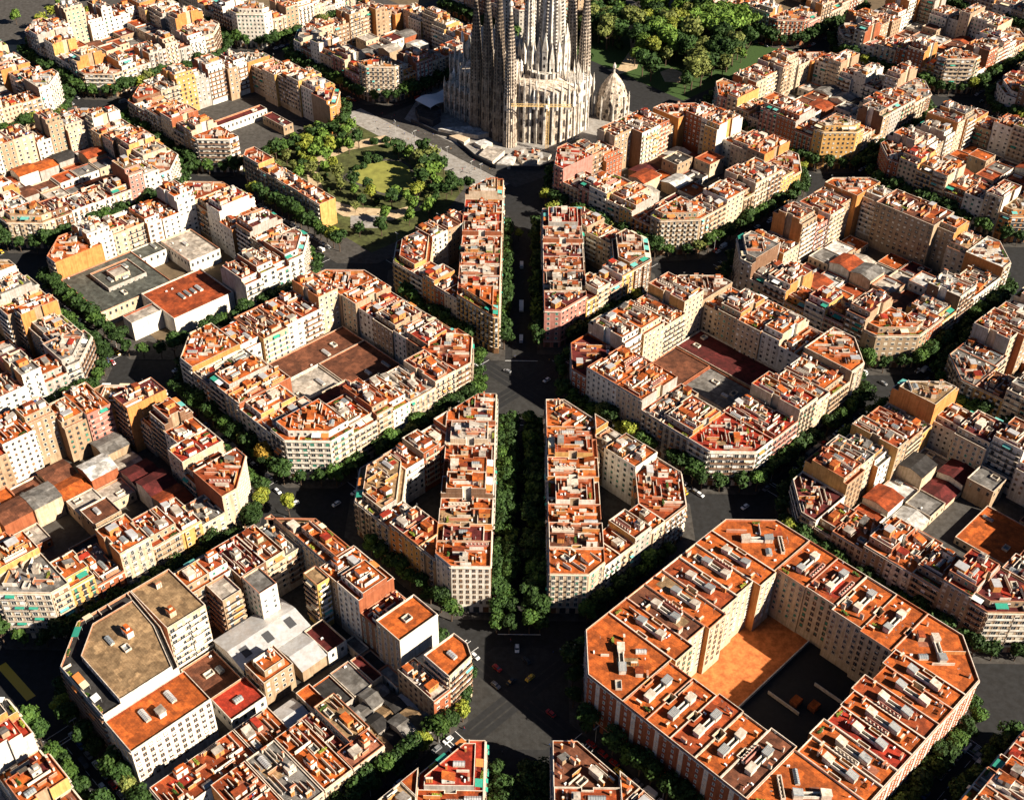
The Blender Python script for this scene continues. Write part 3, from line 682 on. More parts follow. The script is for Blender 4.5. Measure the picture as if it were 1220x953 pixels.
# the regular block with the clay court (lower right)
O = dict(wall='brick', party='orange', court='cream', ct='plain', st='slit', F=8, attic=False, bare=True, ph=.9, extra=1)
def bellrow(n, seed):
    R = random.Random(seed); out = []
    for m in range(n):
        out.append(dict(w=10.5, roof=(['orange', 'orange', 'terracotta', 'orange', 'brown', 'orange', 'orange'] if seed != 1 else ['orange', 'orange', 'red', 'orange', 'terracotta', 'orange', 'orange'])[m % 7], items=[('stair_gallery', .5, .5, 0), ('shaft_rim', .12, .52, 0), ('air_conditioner', .85, .2, 0), ('chimney', .8, .85, 0), ('antenna', .3, .9, 0), ('roof_wall', .2, .12, pi/2)]))
    return out
DP = (29, 24, 31, 27)
ring(1, -2, 11, 'clay court block', DP, spec={0: bellrow(7, 1), 1: bellrow(4, 2), 2: bellrow(6, 3), 3: bellrow(5, 9)}, kw=O,
     cspec={k: dict(roof=['orange', 'orange', 'orange', 'orange'][k], items=[('shaft_rim', .3, .5, 0), ('stair_gallery', .55, .4, pi/2), ('skylight', .45, .65, 0), ('chimney', .7, .7, 0), ('roof_wall', .5, .2, 0), ('air_conditioner', .4, .8, 0), ('laundry_room', .7, .6, 0)]) for k in range(4)})
# left courtyard block
DL = (25, 24, 25, 27)
ring(-1, 0, 23, 'block left of the crossing', DL, fl=(6, 7), walls='pale', roofs='orange', kw=dict(dens=1.1))
P_ = 'block left of the crossing'
rect(-1, 0, -27, -10, 1, 12, low=4.6, roof='pale', wall='beige', cat='courtyard building', lab=('pale flat low building in the courtyard', P_), attic=False)
rect(-1, 0, -28, 12.5, 31, 30, low=5.0, roof='brown', wall='brick', cat='courtyard building', lab=('long brown-roofed hall in the courtyard', P_), attic=False)
rect(-1, 0, 1.5, -30, 31, 12, low=5.4, roof='brown', wall='brick', cat='courtyard building', lab=('wide brown-roofed hall in the courtyard', P_), attic=False)
rect(-1, 0, -28, -30.5, 1, -10.5, low=8, roof='maroon', wall='cream', cat='courtyard building', lab=('maroon-roofed low building in the courtyard', P_), attic=False)
# right courtyard block
ring(1, 0, 37, 'block right of the crossing', (27, 25, 24, 27), fl=(6, 8), roofs='orange', kw=dict(dens=1.1), cspec={3: dict(roof='maroon', wall='brick', F=6, attic=False, dens=.4), 0: dict(wall='white', roof='red', F=6, attic=False)})
P_ = 'block right of the crossing'
rect(1, 0, -12, -20, 10, 8, low=4.6, roof='grey', wall='brick', cat='courtyard building', lab=('grey flat low building in the courtyard', P_), attic=False)
rect(1, 0, 10.5, -28, 31, 31, low=5.5, roof='maroon', wall='brick', cat='courtyard building', lab=('long maroon-roofed hall in the courtyard', P_), attic=False)
rect(1, 0, -28, 8.5, 10, 31, low=5, roof='brown', wall='brick', cat='courtyard building', lab=('brown-roofed low building in the courtyard', P_), attic=False)
# triangles along the avenue
tri(-1, -1, 41, 'lower left avenue wedge', walls='warm', roofs='orange', ov={'tip house at the lower end': dict(wall='white', st='bands', F=8, roof='orange')})
tri(-1, 1, 43, 'lower right avenue wedge', walls='mix', roofs='orange', ov={'tip house at the lower end': dict(wall='cream', st='classic', F=7, roof='orange')})
tri(1, -1, 45, 'upper left avenue wedge', y0=-66, y1=78, walls='warm', roofs='orange')
tri(1, 1, 47, 'upper right avenue wedge', y0=-60, y1=44, walls='warm', roofs='mix')
tri(-3, -1, 49, 'bottom left avenue wedge', only='top', roofs='orange')
tri(-3, 1, 51, 'bottom right avenue wedge', only='top', walls='warm', roofs='orange')
GEN = [(-2, -3, 'bottom left edge block', 1), (2, -3, 'bottom right edge block', 0), (-2, -1, 'brown shed block', 1), (2, -1, 'clay yard block', 1),
       (-3, 0, 'left edge block', 1), (3, 0, 'right edge block', 1), (2, 1, 'office slab block', 1),
       (-3, 2, 'upper left edge block', 1), (1, 2, 'basilica square block', 1), (3, 2, 'upper right edge block', 1), (-4, 3, 'far left edge block', 1),
       (2, 3, 'wooded square block', 1), (4, 3, 'far right edge block', 1), (-3, 4, 'top left block', 1), (-1, 4, 'block left of the basilica', 1), (3, 4, 'top right block', 1),
       (-2, 5, 'top row by basilica', 0), (0, 5, 'row behind the basilica', 0), (2, 5, 'row behind the woods', 0), (4, 5, 'top right edge row', 0)]
for n_, (i, j, ph_, ct_) in enumerate(GEN):
    ring(i, j, 100+n_*3, ph_, d22, fl=(5, 8), roofs=['mix', 'dull', 'orange'][n_ % 3], walls=['mix', 'pale', 'warm'][n_ % 3], dv=8 if n_ % 2 == 0 else 4, wr=(8, 15), spec={1: [dict(w=13), dict(w=11, F=8), dict(w=40, F=9, wall='beige', court='beige', roof='brown', ct='pairs', st='pairs', notch=False, attic=False, dens=.4, d=20), dict(w=12, roof='white')]} if (i, j) == (2, 1) else {}, cspec={2: dict(wall='orange', F=9, court='orange', party='orange', roof='orange')} if (i, j) == (2, 1) else {})
    av_ = (-8, -33, 20, -6) if (i, j) == (2, -1) else None
    if ct_: court(i, j, 200+n_, ph_, d22, avoid=av_)
    if av_: rect(i, j, *av_, low=3.2, wall='brick', roof='orange', cat='courtyard building', lab=('wide bright red-orange flat yard roof', ph_), attic=False, bare=True)
# lower-left block, (-2,1), (-2,3) and the park row are traced one by one
PH_LL = 'white hall block'
# ---- lower-left block, traced building by building (block-local metres)
Q = (-1, -2); PB = 'white hall block'
def H(a0, b0, a1, b1, what, **k): rect(*Q, a0, b0, a1, b1, lab=(what, PB), **k)
polyh(*Q, 26, [(-56.6, 12.4), (-26.6, 12.4), (-21.2, 33), (-20, 56.6), (-42, 56.6), (-56.6, 42)], F=8, wall='grey', roof='dark', roof2='tan', types=list('pccsss'), st='strip', attic=True, set=7, party='white', bare=True, items=[('light_well', .5, .5, 0), ('stair_housing', .35, .35, 0), ('skylight', .6, .3, 0)], lab=('huge corner building with a stepped tan roof', PB))
H(-19.8, 31, -3.2, 56.6, 'tan-roofed house with green awnings to the court', F=8, roof='tan', wall='cream', ct='strip', types=list('cpsp'), attic=False, bare=True, items=[('chimney', .4, .2, 0), ('stair_housing', .7, .8, 0)], allawn=1)
H(-56.6, -4.8, -25, 12.2, 'orange-roofed house with a huge white side wall', F=7, roof='orange', wall='cream', court='white', ct='plain', types=list('ccps'), attic=False, party='white', items=[('skylight', .4, .35, pi/2), ('skylight', .35, .7, pi/2), ('laundry_room', .6, .5, 0), ('roof_wall', .5, .5, pi/2), ('laundry_room', .85, .55, 0)], bare=True)
R_ = random.Random(5); x = -3.1
for n_, (w, f, rf, wl) in enumerate([(10, 7, 'orange', 'orange'), (8.5, 7, 'terracotta', 'beige'), (12, 7, 'maroon', 'brown'), (9, 7, 'orange', 'white'), (8, 6, 'grey', 'cream')]):
    b0 = 42 if n_ < 2 else 36; H(x, b0, x+w-.05, 56.6, '%s from the big corner building along the upper-left street' % ORD[n_], F=f, roof=rf, wall=wl, types=list('cpsp'), st='strip', ct='gallery', dens=1.3); x += w
H(3.6, 30.5, 12, 41.9, 'slim cream tower house with a pale flat roof by the white hall', F=7, roof='pale', wall='white', ct='gallery', attic=False, bare=True)
H(16, 24, 24, 35.9, 'grey-white slim house in the court corner', F=7, roof='grey', wall='white', attic=False, bare=True)
polyh(*Q, 22, [(44.6, 56.6), (44.6, 40), (56.6, 40), (56.6, 42.2), (42.2, 56.6)], F=7, wall='cream', roof='tan', types=list('pcsss'), st='strip', lab=('cream corner house with open lattice top', PB))
H(44.7, 17.2, 56.6, 39.9, 'cream house below the lattice corner', F=7, roof='orange', wall='cream', types=list('psps'))
H(33, 9.8, 38.8, 18.6, 'narrow free-standing yellow house with balconies', F=8, roof='tan', wall='yellow', ct='strip', attic=False, bare=True)
H(39.4, 6, 56.6, 17, 'orange-topped ochre house with brick party wall', F=8, roof='orange', wall='ochre', types=list('pspc'), party='brick', st='plain')
H(39.4, -7.6, 56.6, 5.8, 'bright orange-roofed house with two penthouses', F=8, roof='orange', wall='beige', types=list('pspc'), party='brick', st='plain', roof2='orange', attic=True)
H(39.4, -19.2, 56.6, -7.8, 'low maroon-roofed house between two tall neighbours', F=6, roof='maroon', wall='brown', types=list('pspc'), attic=False, party='orange')
H(38, -33.2, 56.6, -19.4, 'orange-roofed house with a blank white gable wall', F=8, roof='orange', wall='cream', types=list('pspc'), attic=False, party='white', bare=True, items=[('light_well', .5, .5, 0), ('skylight', .3, .3, 0)])
H(41.5, -42, 52, -33.4, 'low flat piece between the gable wall and curved house', low=12, roof='white', wall='brick', types=list('cccp'), cat='apartment building')
polyh(*Q, 22, [(41.7, -56), (41.7, -42.1), (56.6, -42.1), (56.9, -49), (54, -54.5)], F=7, wall='cream', roof='orange', types=list('ppsss'), party='ochre', st='strip', attic=False, bare=True, items=[('skylight', .5, .5, 0)], lab=('curved-front house with a red roof rim', PB))
H(33.5, -56.6, 41.5, -36.6, 'narrow brick house with a pale terrace', F=5, roof='pale', wall='brick', types=list('sccc'), party='brick', dens=1.4, attic=False)
CB = dict(cat='courtyard building', attic=False)
H(-3.6, 9.9, 27.5, 29.6, 'long white metal hall with roof lights', low=7.5, wall='white', roof='metal roof', gable=2.2, lights=3, **CB)
H(12.2, -5.6, 23.4, 9.6, 'round-shouldered pale metal hall by the alley', low=7, wall='beige', roof='metal roof', gable=1.8, **CB)
H(24, -6, 33, 9, 'maroon low house beside the pale hall', low=7, wall='brick', roof='maroon', **CB)
H(-4.2, -5.4, 9, 7.2, 'low orange-roofed house with a washing terrace', F=4, wall='white', roof='orange', attic=True, set=3, dens=2)
H(-20.3, -7, -5.2, 6.2, 'red triangular-terraced low house', low=8, wall='cream', roof='red', **CB)
H(-19.4, 8, -5, 29, 'dark brown court floor terrace', low=3.2, wall='brick', roof='brown', **CB)
H(-7.6, -24.6, 2.4, -12.6, 'pale zinc hall with one ridge', low=6, wall='white', roof='metal roof', gable=1.6, **CB)
H(3.4, -25.6, 9.6, -13.7, 'small orange terrace building by the zinc hall', low=8.5, wall='cream', roof='orange', **CB)
H(10.2, -28, 19, -13, 'charcoal flat workshop roof', low=5, wall='grey', roof='dark', **CB)
H(19.4, -28, 28, -13, 'green-grey flat workshop roof', low=5.6, wall='grey', roof='grey', **CB)
R9 = random.Random(9); n9 = 0
for a in (10.2, 15.4, 20.6, 25.8, 31):
    b = -56
    while b < -29:
        L9 = R9.uniform(7, 11); b1 = min(b+L9, -28.4)
        if b1-b > 3 and not (a > 30 and b1 > -37): H(a, b, a+(5.0 if a < 31 else 3.9), b1-.1, '%s small pitched shed roof above the lower-right street' % ORD[n9], low=R9.choice([4.5, 5.2, 6, 6.6, 7.4]), wall='grey', roof=R9.choice(['grey', 'brown', 'tan', 'grey', 'metal roof', 'dark', 'pale']), gable=R9.choice([1, 1.4, 1.8]), **CB); n9 += 1
        b = b1
for n9, (a, b, w, l, rf) in enumerate([(33.4, -12.8, 5, 9, 'grey'), (33.4, -24, 4.8, 10, 'dark'), (33.4, -35.6, 4.6, 11, 'pale'), (28.4, -27.8, 4.6, 14, 'maroon')]): H(a, b, a+w, b+l, '%s flat garage roof under the blank gable wall' % ORD[n9], low=4.2+n9*.5, wall='grey', roof=rf, **CB)
H(2.6, -47, 11.6, -26.4, 'black-walled house with a yellow-tan top', F=4, wall='grey', roof='tan', attic=False)
H(-7.8, -47, 2.2, -25.2, 'maroon terrace house behind the zinc hall', F=3, wall='cream', roof='maroon', attic=False, cat='courtyard building')
H(-56.6, -27, -23, -12.4, 'long low terracotta house below the alley', F=3, wall='cream', roof='terracotta', types=list('cpps'), attic=False, dens=.9)
H(-22.6, -27, -8.2, -12.4, 'tilted orange low house below the alley', F=3, wall='beige', roof='orange', attic=False)
for n_, (a, w, rf) in enumerate([(-42, 14, 'terracotta'), (-27.8, 12, 'grey'), (-15.6, 12, 'orange'), (-3.4, 14, 'pink')]):
    H(a, -56.6, a+w-.2, -47.4 if n_ > 2 else -28, '%s of the low houses on the lower-right street' % ORD[n_], F=4, roof=rf, types=list('spcp'), attic=False)
# ---- white office block (left, upper middle)
Q = (-2, 1); PB = 'white office block'
ring(-2, 1, 61, PB, (23, 24, 22, 23), fl=(6, 7), walls='pale', roofs='mix', sides=(1, 2), corners=(1, 2))
ring(-2, 1, 62, PB, (23, 24, 24, 28), fl=(6, 6), walls='pale', roofs='orange', sides=(), corners=(3,))
for n_, (a, w, f) in enumerate([(4.5, 10, 6), (14.5, 10, 7), (24.5, 8.6, 6)]):
    H(a, -56.6, a+w-.05, -33, '%s from the white offices along the lower-right street' % ORD[n_], F=f, roof=['terracotta', 'pink', 'orange'][n_], wall='white', types=list('spcp'), st='strip', attic=True)
CB2 = dict(cat='office building', attic=False, bare=True)
H(-56.4, -11, -13.4, 32.5, 'wide grey flat market roof', low=9, wall='beige', roof='green grey', **CB2)
H(-43, 4, -20, 24, 'raised grey roof step on the market', low=10.6, wall='grey', roof='green grey', zb=9, cat='roof pavilion', attic=False, bare=True)
H(-36, 9, -27, 18, 'small pale lantern on the market roof', low=12.4, wall='cream', roof='pale', zb=10.6, cat='roof pavilion', attic=False, bare=True)
H(-12.8, 22, 3, 34, 'lower grey annex roof', low=8, wall='grey', roof='green grey', **CB2)
H(5, 1, 25, 31, 'pale pink flat hall roof', low=8, wall='white', roof='pale', **CB2)
H(-33, -44.5, 3.6, -12.2, 'white box office with terracotta roof', F=3, wall='white', roof='terracotta', ct='blank', court='white', attic=False, bare=True, items=[('skylight', .5, .5, 0), ('skylight', .6, .5, 0), ('skylight', .7, .5, 0), ('skylight', .4, .5, 0), ('air_conditioner', .3, .8, 0), ('air_conditioner', .4, .8, 0)], cat='office building')
H(-51, -33, -33.4, -24, 'slim white office wing', F=3, wall='white', roof='pale', ct='blank', court='white', attic=False, bare=True, cat='office building')
# ---- row of houses beside the round-lawn park
Q = (-1, 2); PB = 'row beside the park'
b = 58
for n_, (w, rf, f) in enumerate([(13, 'terracotta', 6), (9, 'pink', 5), (11, 'grey', 5), (9, 'orange', 5), (11, 'terracotta', 5), (11, 'pink', 5), (10, 'orange', 5)]):
    polyh(*Q, 20, [(-53, b-w+.03), (-41.5, b-w+.03), (-41.5, b), (-53, b)] if n_ else [(-53, b-w+.03), (-41.5, b-w+.03), (-41.5, b+8), (-48, b+8), (-53, b+3)], F=f, roof=rf, wall='beige', types=list('pcps') if n_ else list('pccss'), st='classic', party='ochre', attic=False, lab=('%s house from the top' % ORD[n_], PB)); b -= w
# ---- school block (upper left)
Q = (-2, 3); PB = 'school block'
ring(-2, 3, 71, PB, (20, 22, 22, 21), fl=(6, 8), walls='mix', roofs='dull', sides=(2, 3), corners=(0, 2, 3), cspec={0: dict(wall='white', F=7, st='strip', roof='orange')})
ring(-2, 3, 72, PB, (20, 20, 22, 21), fl=(6, 7), walls='warm', roofs='dull', sides=(1,), corners=(1,))
H(-30, -6, 20, 2, 'long arcaded school wing with maroon roof', low=6, wall='white', roof='maroon', cat='school building', bare=True)
H(12, -36, 20, -12, 'short school wing with white arcade', low=6, wall='white', roof='maroon', cat='school building', bare=True)
H(-33, -54.5, 34, -48, 'long tan roof of the school wall', low=4, wall='beige', roof='tan', cat='school building', bare=True)
# ------------------------------------------------------------------ rank the houses and build them
for h in HOUSES:
    zt = h.get('low') or 4.4+(h['F']-1)*3.05; ps = [proj(x, y, zt) for x, y in h['poly']]; q = [(max(-10, min(1230, p[0])), max(-10, min(963, p[1]))) for p in ps]
    h['A'] = abs(area(q)); h['pc'] = (sum(p[0] for p in ps)/len(ps), sum(p[1] for p in ps)/len(ps)); h['zt'] = zt
    n_ = len(h['poly']); h['c'] = (sum(p[0] for p in h['poly'])/n_, sum(p[1] for p in h['poly'])/n_)
    base = [proj(x, y, 0) for x, y in h['poly']]
    h['in'] = any(-25 < p[0] < 1245 and -25 < p[1] < 978 for p in ps+base)
HOUSES = [h for h in HOUSES if h['in'] or (h['c'][0] > 0 and h['pc'][0] < 1420 and -40 < h['pc'][1] < 1100)]
HOUSES.sort(key=lambda h: -(h['A'] if h['in'] else 0))
RW = {'orange': 'orange', 'terracotta': 'terracotta', 'red': 'red', 'maroon': 'maroon', 'pink': 'pinkish', 'tan': 'tan', 'grey': 'grey', 'pale': 'pale', 'dark': 'dark', 'brown': 'brown', 'white': 'white', 'metal roof': 'pale', 'green grey': 'grey'}
NIND, NNEAR = 300, 110
STUFF = MB(); nap = 0; seen_l = {}
for n_, h in enumerate(HOUSES):
    a, p = h['lab']; h['group'] = ('low buildings in the courtyard of the ' if h.get('low') else 'houses of the ')+p
    if h['A'] > 0 and n_ < NIND:
        rw = RW[h['roof']]+('-topped' if h.get('gable') else '-roofed')
        if h.get('own'): txt = a+', '+p
        elif 'from' in a or 'diagonal' in a: txt = '%s %s house, %s, %s' % (rw, h['wall'], a, p)
        else: txt = '%s %s %s, %s' % (rw, h['wall'], a, p)
        txt = ' '.join(txt.split()[:16])
        if txt in seen_l: txt = h['wall']+' '+txt; txt = ' '.join(txt.split()[:16])
        seen_l[txt] = 1
        build_house(h, 2 if n_ < NNEAR else 1, txt)
    else: build_house(h, 0, bake=STUFF)
if STUFF.f: obj('distant_apartment_houses', STUFF, None, label='remaining smaller apartment houses filling the far blocks', category='apartment buildings', kind='stuff')
print('HOUSES', len(HOUSES), 'stuff faces', len(STUFF.f))
# ------------------------------------------------------------------ ground
def sheet(poly, z, m, name):
    k = MB(); k.face([(x, y, z) for x, y in poly], m); return structure(name, k)
G = MB(); G.face([(-2500, -900, 0), (2500, -900, 0), (2500, 3500, 0), (-2500, 3500, 0)], 'asphalt'); structure('ground', G)
def octo(c, h, ch): 
    P = [(-h+ch, -h), (h-ch, -h), (h, -h+ch), (h, h-ch), (h-ch, h), (-h+ch, h), (-h, h-ch), (-h, -h+ch)]; return [loc2w(c, *p) for p in P]
PV = MB(); CT = MB()
BLK = [(i, j) for i in range(-6, 7) for j in range(-4, 9) if (i+j) % 2]
for i, j in BLK:
    c = bl(i, j) if (i, j) != (-1, 2) else (D*i, D*j)
    if (i, j) in ((0, -3), (0, -1), (0, 1)):
        for s in (-1, 1):
            xo = 8.2; e = 5.2; P = octo(c, HB+e, CH+2); ty = ['p']*len(P); P, ty = clip(P, ty, s*xo, 0, s, 0)
            lo, hi = {-1: (-57, 64), 1: (-72 if s < 0 else -66, 82 if s < 0 else 49), -3: (-66, 64)}[j]
            if j == 1 and s < 0: pass
            P, ty = clip(P, ty, 0, c[1]+lo, 0, 1); P, ty = clip(P, ty, 0, c[1]+min(hi, 75), 0, -1)
            PV.prism(P, -.05, .13, 'pavement')
        continue
    if (i, j) not in ((1, 4), (0, 3)): PV.prism(octo(c, HB+5, CH+2), -.05, .13, 'pavement')
structure('pavements', PV)
for i, j in BLK:
    if (i, j) in ((0, -3), (0, -1), (0, 1), (0, 3), (-1, 2), (1, 4)): continue
    CT.face([(*p, .145) for p in octo(bl(i, j), HB-14, .1)], 'clay' if (i, j) == (1, -2) else ('earth' if (i+j*3) % 4 == 1 and (i, j) != (-1, -2) else 'pavement'))
structure('courtyard_ground', CT)
k = MB(); c = bl(1, -2); k.face([(*loc2w(c, a, b), .15) for a, b in ((-34, -34), (36, -34), (36, 6), (-34, 6))], 'asphalt track'); structure('dark_yard', k)
for n_, (a0, b0, a1, b1) in enumerate([(-34, 5.2, 34, 5.6), (2, -12, 2.4, 2), (18, -30, 18.4, -8)]):
    k = MB(); k.box(0, 0, 0, a1-a0, b1-b0, 1.6, 'coping'); obj('yard_wall', k, None, (*loc2w(c, a0, b0), .15), pi/4, label=['long pale low wall between clay and dark yards of the clay court block', 'short low wall, left one in the dark yard of the clay court block', 'short low wall, right one in the dark yard of the clay court block'][n_], category='yard wall')
for n_, (a, b) in enumerate([(6, -8), (9, -14)]):
    k = MB(); k.box(-2, -1.6, 0, 2, 1.6, 2.2, 'wall brick', top='roof orange'); obj('yard_hut', k, None, (*loc2w(c, a, b), .15), pi/4, label=['orange-roofed hut in the dark yard, nearer the clay court', 'orange-roofed hut in the dark yard, farther from the clay court'][n_], category='hut')
# avenue promenade and crossings
AV = MB()
for y0, y1 in ((-158, -30), (26, 150), (-420, -226)): AV.box(-4.6, y0, -.05, 4.6, y1, .12, 'setts')
structure('promenade', AV)
X = MB()
for i in range(-4, 5):
    for j in range(-4, 8):
        if (i+j) % 2: continue
        c = bl(i, j); r = 23.5
        P = [(c[0]+r*x, c[1]+r*y) for x, y in ((-.42, -1), (.42, -1), (1, -.42), (1, .42), (.42, 1), (-.42, 1), (-1, .42), (-1, -.42))]
        if i == 0 and j in (-2, 0): X.face([(*p, .004) for p in P], 'setts')
structure('crossing_paving', X)
TK = MB()
for j in (-2, 0):
    c = bl(0, j)
    for s in (1, -1):
        for o in (-3.2, 0, 3.2):
            t = MB(); t.face([(-24, o-1.25, .008 if s > 0 else .012), (24, o-1.25, .008 if s > 0 else .012), (24, o+1.25, .008 if s > 0 else .012), (-24, o+1.25, .008 if s > 0 else .012)], 'asphalt track'); TK.add(t, c[0], c[1], 0, s*pi/4)
structure('road_tracks', TK)
MK = MB()
def bar(x, y, L, w, ang, z=.016):
    t = MB(); t.face([(-L/2, -w/2, z), (L/2, -w/2, z), (L/2, w/2, z), (-L/2, w/2, z)], 'white paint'); MK.add(t, x, y, 0, ang)
for i in range(-3, 4):
    for j in range(-3, 2):
        if (i+j) % 2: continue
        c = bl(i, j)
        for ang in (pi/4, 3*pi/4, 5*pi/4, 7*pi/4):
            cx_, cy_ = c[0]+cos(ang)*30, c[1]+sin(ang)*30; px_, py_ = -sin(ang), cos(ang)
            for s in (-1, 1):
                for k in range(-9, 10): bar(cx_+px_*k*.55+cos(ang)*s*2.2, cy_+py_*k*.55+sin(ang)*s*2.2, .32, .32, ang)
            bar(c[0]+cos(ang)*33.6, c[1]+sin(ang)*33.6, .35, 9, ang)
            for k in range(6): bar(c[0]+cos(ang)*(38+k*9)+0*px_, c[1]+sin(ang)*(38+k*9), 4, .14, ang)
for y in (-158.5, -29, 22.5): bar(0, y, 17, .3, 0)
structure('road_markings', MK)
k = MB(); k.face([(x, y, .02) for x, y in ((-200.5, -178.5), (-184, -194), (-181.5, -191.5), (-198, -176))], 'car yellow'); structure('yellow_road_surface', k)
# ------------------------------------------------------------------ visibility helper for small repeated things
GRID = {}
for h in HOUSES:
    xs = [p[0] for p in h['poly']]; ys = [p[1] for p in h['poly']]
    for gx in range(int(min(xs)//20), int(max(xs)//20)+1):
        for gy in range(int(min(ys)//20), int(max(ys)//20)+1): GRID.setdefault((gx, gy), []).append(h)
def visible(x, y, z):
    p = proj(x, y, z)
    if not (-12 < p[0] < 1232 and -12 < p[1] < 965): return 0
    dx, dy, dz = CAM[0]-x, CAM[1]-y, CAM[2]-z; L = sqrt(dx*dx+dy*dy+dz*dz); t = 2.0
    while t < L:
        q = z+dz*t/L
        if q > 34: break
        X_, Y_ = x+dx*t/L, y+dy*t/L
        for h in GRID.get((int(X_//20), int(Y_//20)), ()):
            if q < h['zt']+1 and inside(h['poly'], X_, Y_): return 0
        t += 2.5
    return FPX/p[2]
# ------------------------------------------------------------------ trees
def crown(seed, r, h, n, leaf, shape='round', size=.55):
    R = random.Random(seed); m = MB(); cl = []
    for k in range(9 if shape != 'cypress' else 12):
        a = R.uniform(0, 2*pi); q = R.uniform(.15, .62)*r; z = R.uniform(.25, .8)*h
        if shape == 'flat': z = R.uniform(.55, .85)*h; q = R.uniform(.2, .8)*r
        if shape == 'cypress': q = R.uniform(0, .2)*r; z = (k+.5)/12*h
        cl.append((q*cos(a), q*sin(a), z, R.uniform(.38, .58)*r*(1 if shape != 'cypress' else 1.3*(1-z/h*.75)), R.uniform(.7, 1)))
    cl.append((0, 0, h*.6, r*.62 if shape == 'round' else r*.3, 1))
    for k in range(n):
        c = R.choice(cl); u, v, w = R.gauss(0, 1), R.gauss(0, 1), R.gauss(0, 1); l = sqrt(u*u+v*v+w*w) or 1; q = c[3]*R.uniform(.72, 1.06)
        zs = .75 if shape != 'cypress' else 1.4
        if shape == 'flat': zs = .45
        x, y, z = c[0]+u/l*q, c[1]+v/l*q, c[2]+w/l*q*zs
        nx, ny, nz = u/l+R.uniform(-.7, .7), v/l+R.uniform(-.7, .7), w/l+R.uniform(-.5, .8)
        l = sqrt(nx*nx+ny*ny+nz*nz) or 1; nx, ny, nz = nx/l, ny/l, nz/l
        ax = (-ny, nx, 0) if abs(nz) < .95 else (1, 0, 0); la = sqrt(ax[0]**2+ax[1]**2) or 1; ax = (ax[0]/la, ax[1]/la, 0)
        bx = (ny*ax[2]-nz*ax[1], nz*ax[0]-nx*ax[2], nx*ax[1]-ny*ax[0]); s = size*R.uniform(.6, 1.3)
        m.face([(x+s*(cos(t)*ax[0]+sin(t)*bx[0]), y+s*(cos(t)*ax[1]+sin(t)*bx[1]), z+s*(cos(t)*ax[2]+sin(t)*bx[2])) for t in (0, 1.3, 2.9, 4.2)], leaf)
    return m
def trunk(seed, h, r):
    R = random.Random(seed); m = MB(); m.tube((0, 0, 0), (.1, 0, h*.5), r, r*.7, 'bark', 7)
    for k in range(5):
        a = k*1.26+R.uniform(-.3, .3); m.tube((.1, 0, h*.42+k*.15), (cos(a)*h*.28, sin(a)*h*.28, h*.8), r*.5, r*.15, 'bark', 5)
    return m
TREEK = {}
def treekit(kind, v):
    if (kind, v) in TREEK: return TREEK[kind, v]
    leaf = {'dark': 'leaf dark', 'green': 'leaf green', 'fresh': 'leaf fresh', 'yellow': 'leaf yellow', 'olive': 'leaf olive', 'autumn': 'leaf autumn', 'pine': 'leaf fresh', 'cypress': 'leaf dark', 'bush': 'leaf dark'}[kind]
    sh = {'pine': 'flat', 'cypress': 'cypress'}.get(kind, 'round'); r, h = {'pine': (4.6, 6.5), 'cypress': (2.2, 13), 'bush': (2.2, 2.8)}.get(kind, (3.9, 7.5))
    n = {'bush': 350, 'cypress': 900}.get(kind, 1300)
    c = crown(v*13+len(kind), r, h, n, leaf, sh, .42); t = trunk(v, 7 if kind not in ('bush', 'cypress') else 1.5, .28)
    TREEK[kind, v] = (c, t, c.mesh('crown'), t.mesh('trunk'), {'bush': .3, 'cypress': .6}.get(kind, 3.6)); return TREEK[kind, v]
TREES = []
def tree(x, y, kind, label, group, sc=1.0, cat='tree', z=.13): TREES.append((x, y, kind, label, group, sc, cat, z))
KIND_W = {'dark': 'dark green', 'green': 'bright green', 'fresh': 'fresh green', 'yellow': 'yellow-green', 'olive': 'olive green', 'autumn': 'golden'}
RT = random.Random(77)
BP = {}
for h in HOUSES: BP.setdefault(h['lab'][1], h)
PHR = {(-1, -2): 'white hall block', (1, -2): 'clay court block', (-1, 0): 'block left of the crossing', (1, 0): 'block right of the crossing',
       (-2, 1): 'white office block', (-2, 3): 'school block', (-1, 2): 'park block'}
for g in GEN: PHR[g[0], g[1]] = g[2]
for (i, j), ph_ in PHR.items():
    c = bl(i, j)
    for k in range(4):
        n_ = 0
        if (i, j) == (-1, 2) and k < 3: continue
        for t in range(15):
            x, y = sidept(c, k, 13+t*6.2+RT.uniform(-.8, .8), -3.9)
            if RT.random() < .06: continue
            kd = RT.choices(['dark', 'green', 'yellow', 'olive'], [8, 2.4, .4, .4])[0]; n_ += 1
            tree(x, y, kd, '%s plane tree, %s from the %s, %s kerb, %s' % (KIND_W[kd], ORD[n_-1], CORN[k], SIDE[k].replace(' side', ''), ph_), 'street trees around the '+ph_, RT.uniform(1.0, 1.4))
for j_, s_, ph_ in ((-1, -1, 'lower left avenue wedge'), (-1, 1, 'lower right avenue wedge'), (1, -1, 'upper left avenue wedge'), (1, 1, 'upper right avenue wedge'), (-3, -1, 'bottom left avenue wedge'), (-3, 1, 'bottom right avenue wedge')):
    for up in (1, -1):
        if j_ == -3 and up < 0: continue
        for q in range(9):
            t = 4+q*6.3; x = s_*(22+t*R2+3.2*R2); y = D*j_+up*(58.5-t*R2+3.2*R2)
            kd = RT.choices(['dark', 'green', 'yellow'], [8, 2, .3])[0]; tree(x, y, kd, '%s plane tree, %s outwards along the %s kerb of the %s' % (KIND_W[kd], ORD[q], 'upper' if up > 0 else 'lower', ph_), 'street trees around the '+ph_, RT.uniform(.9, 1.25))
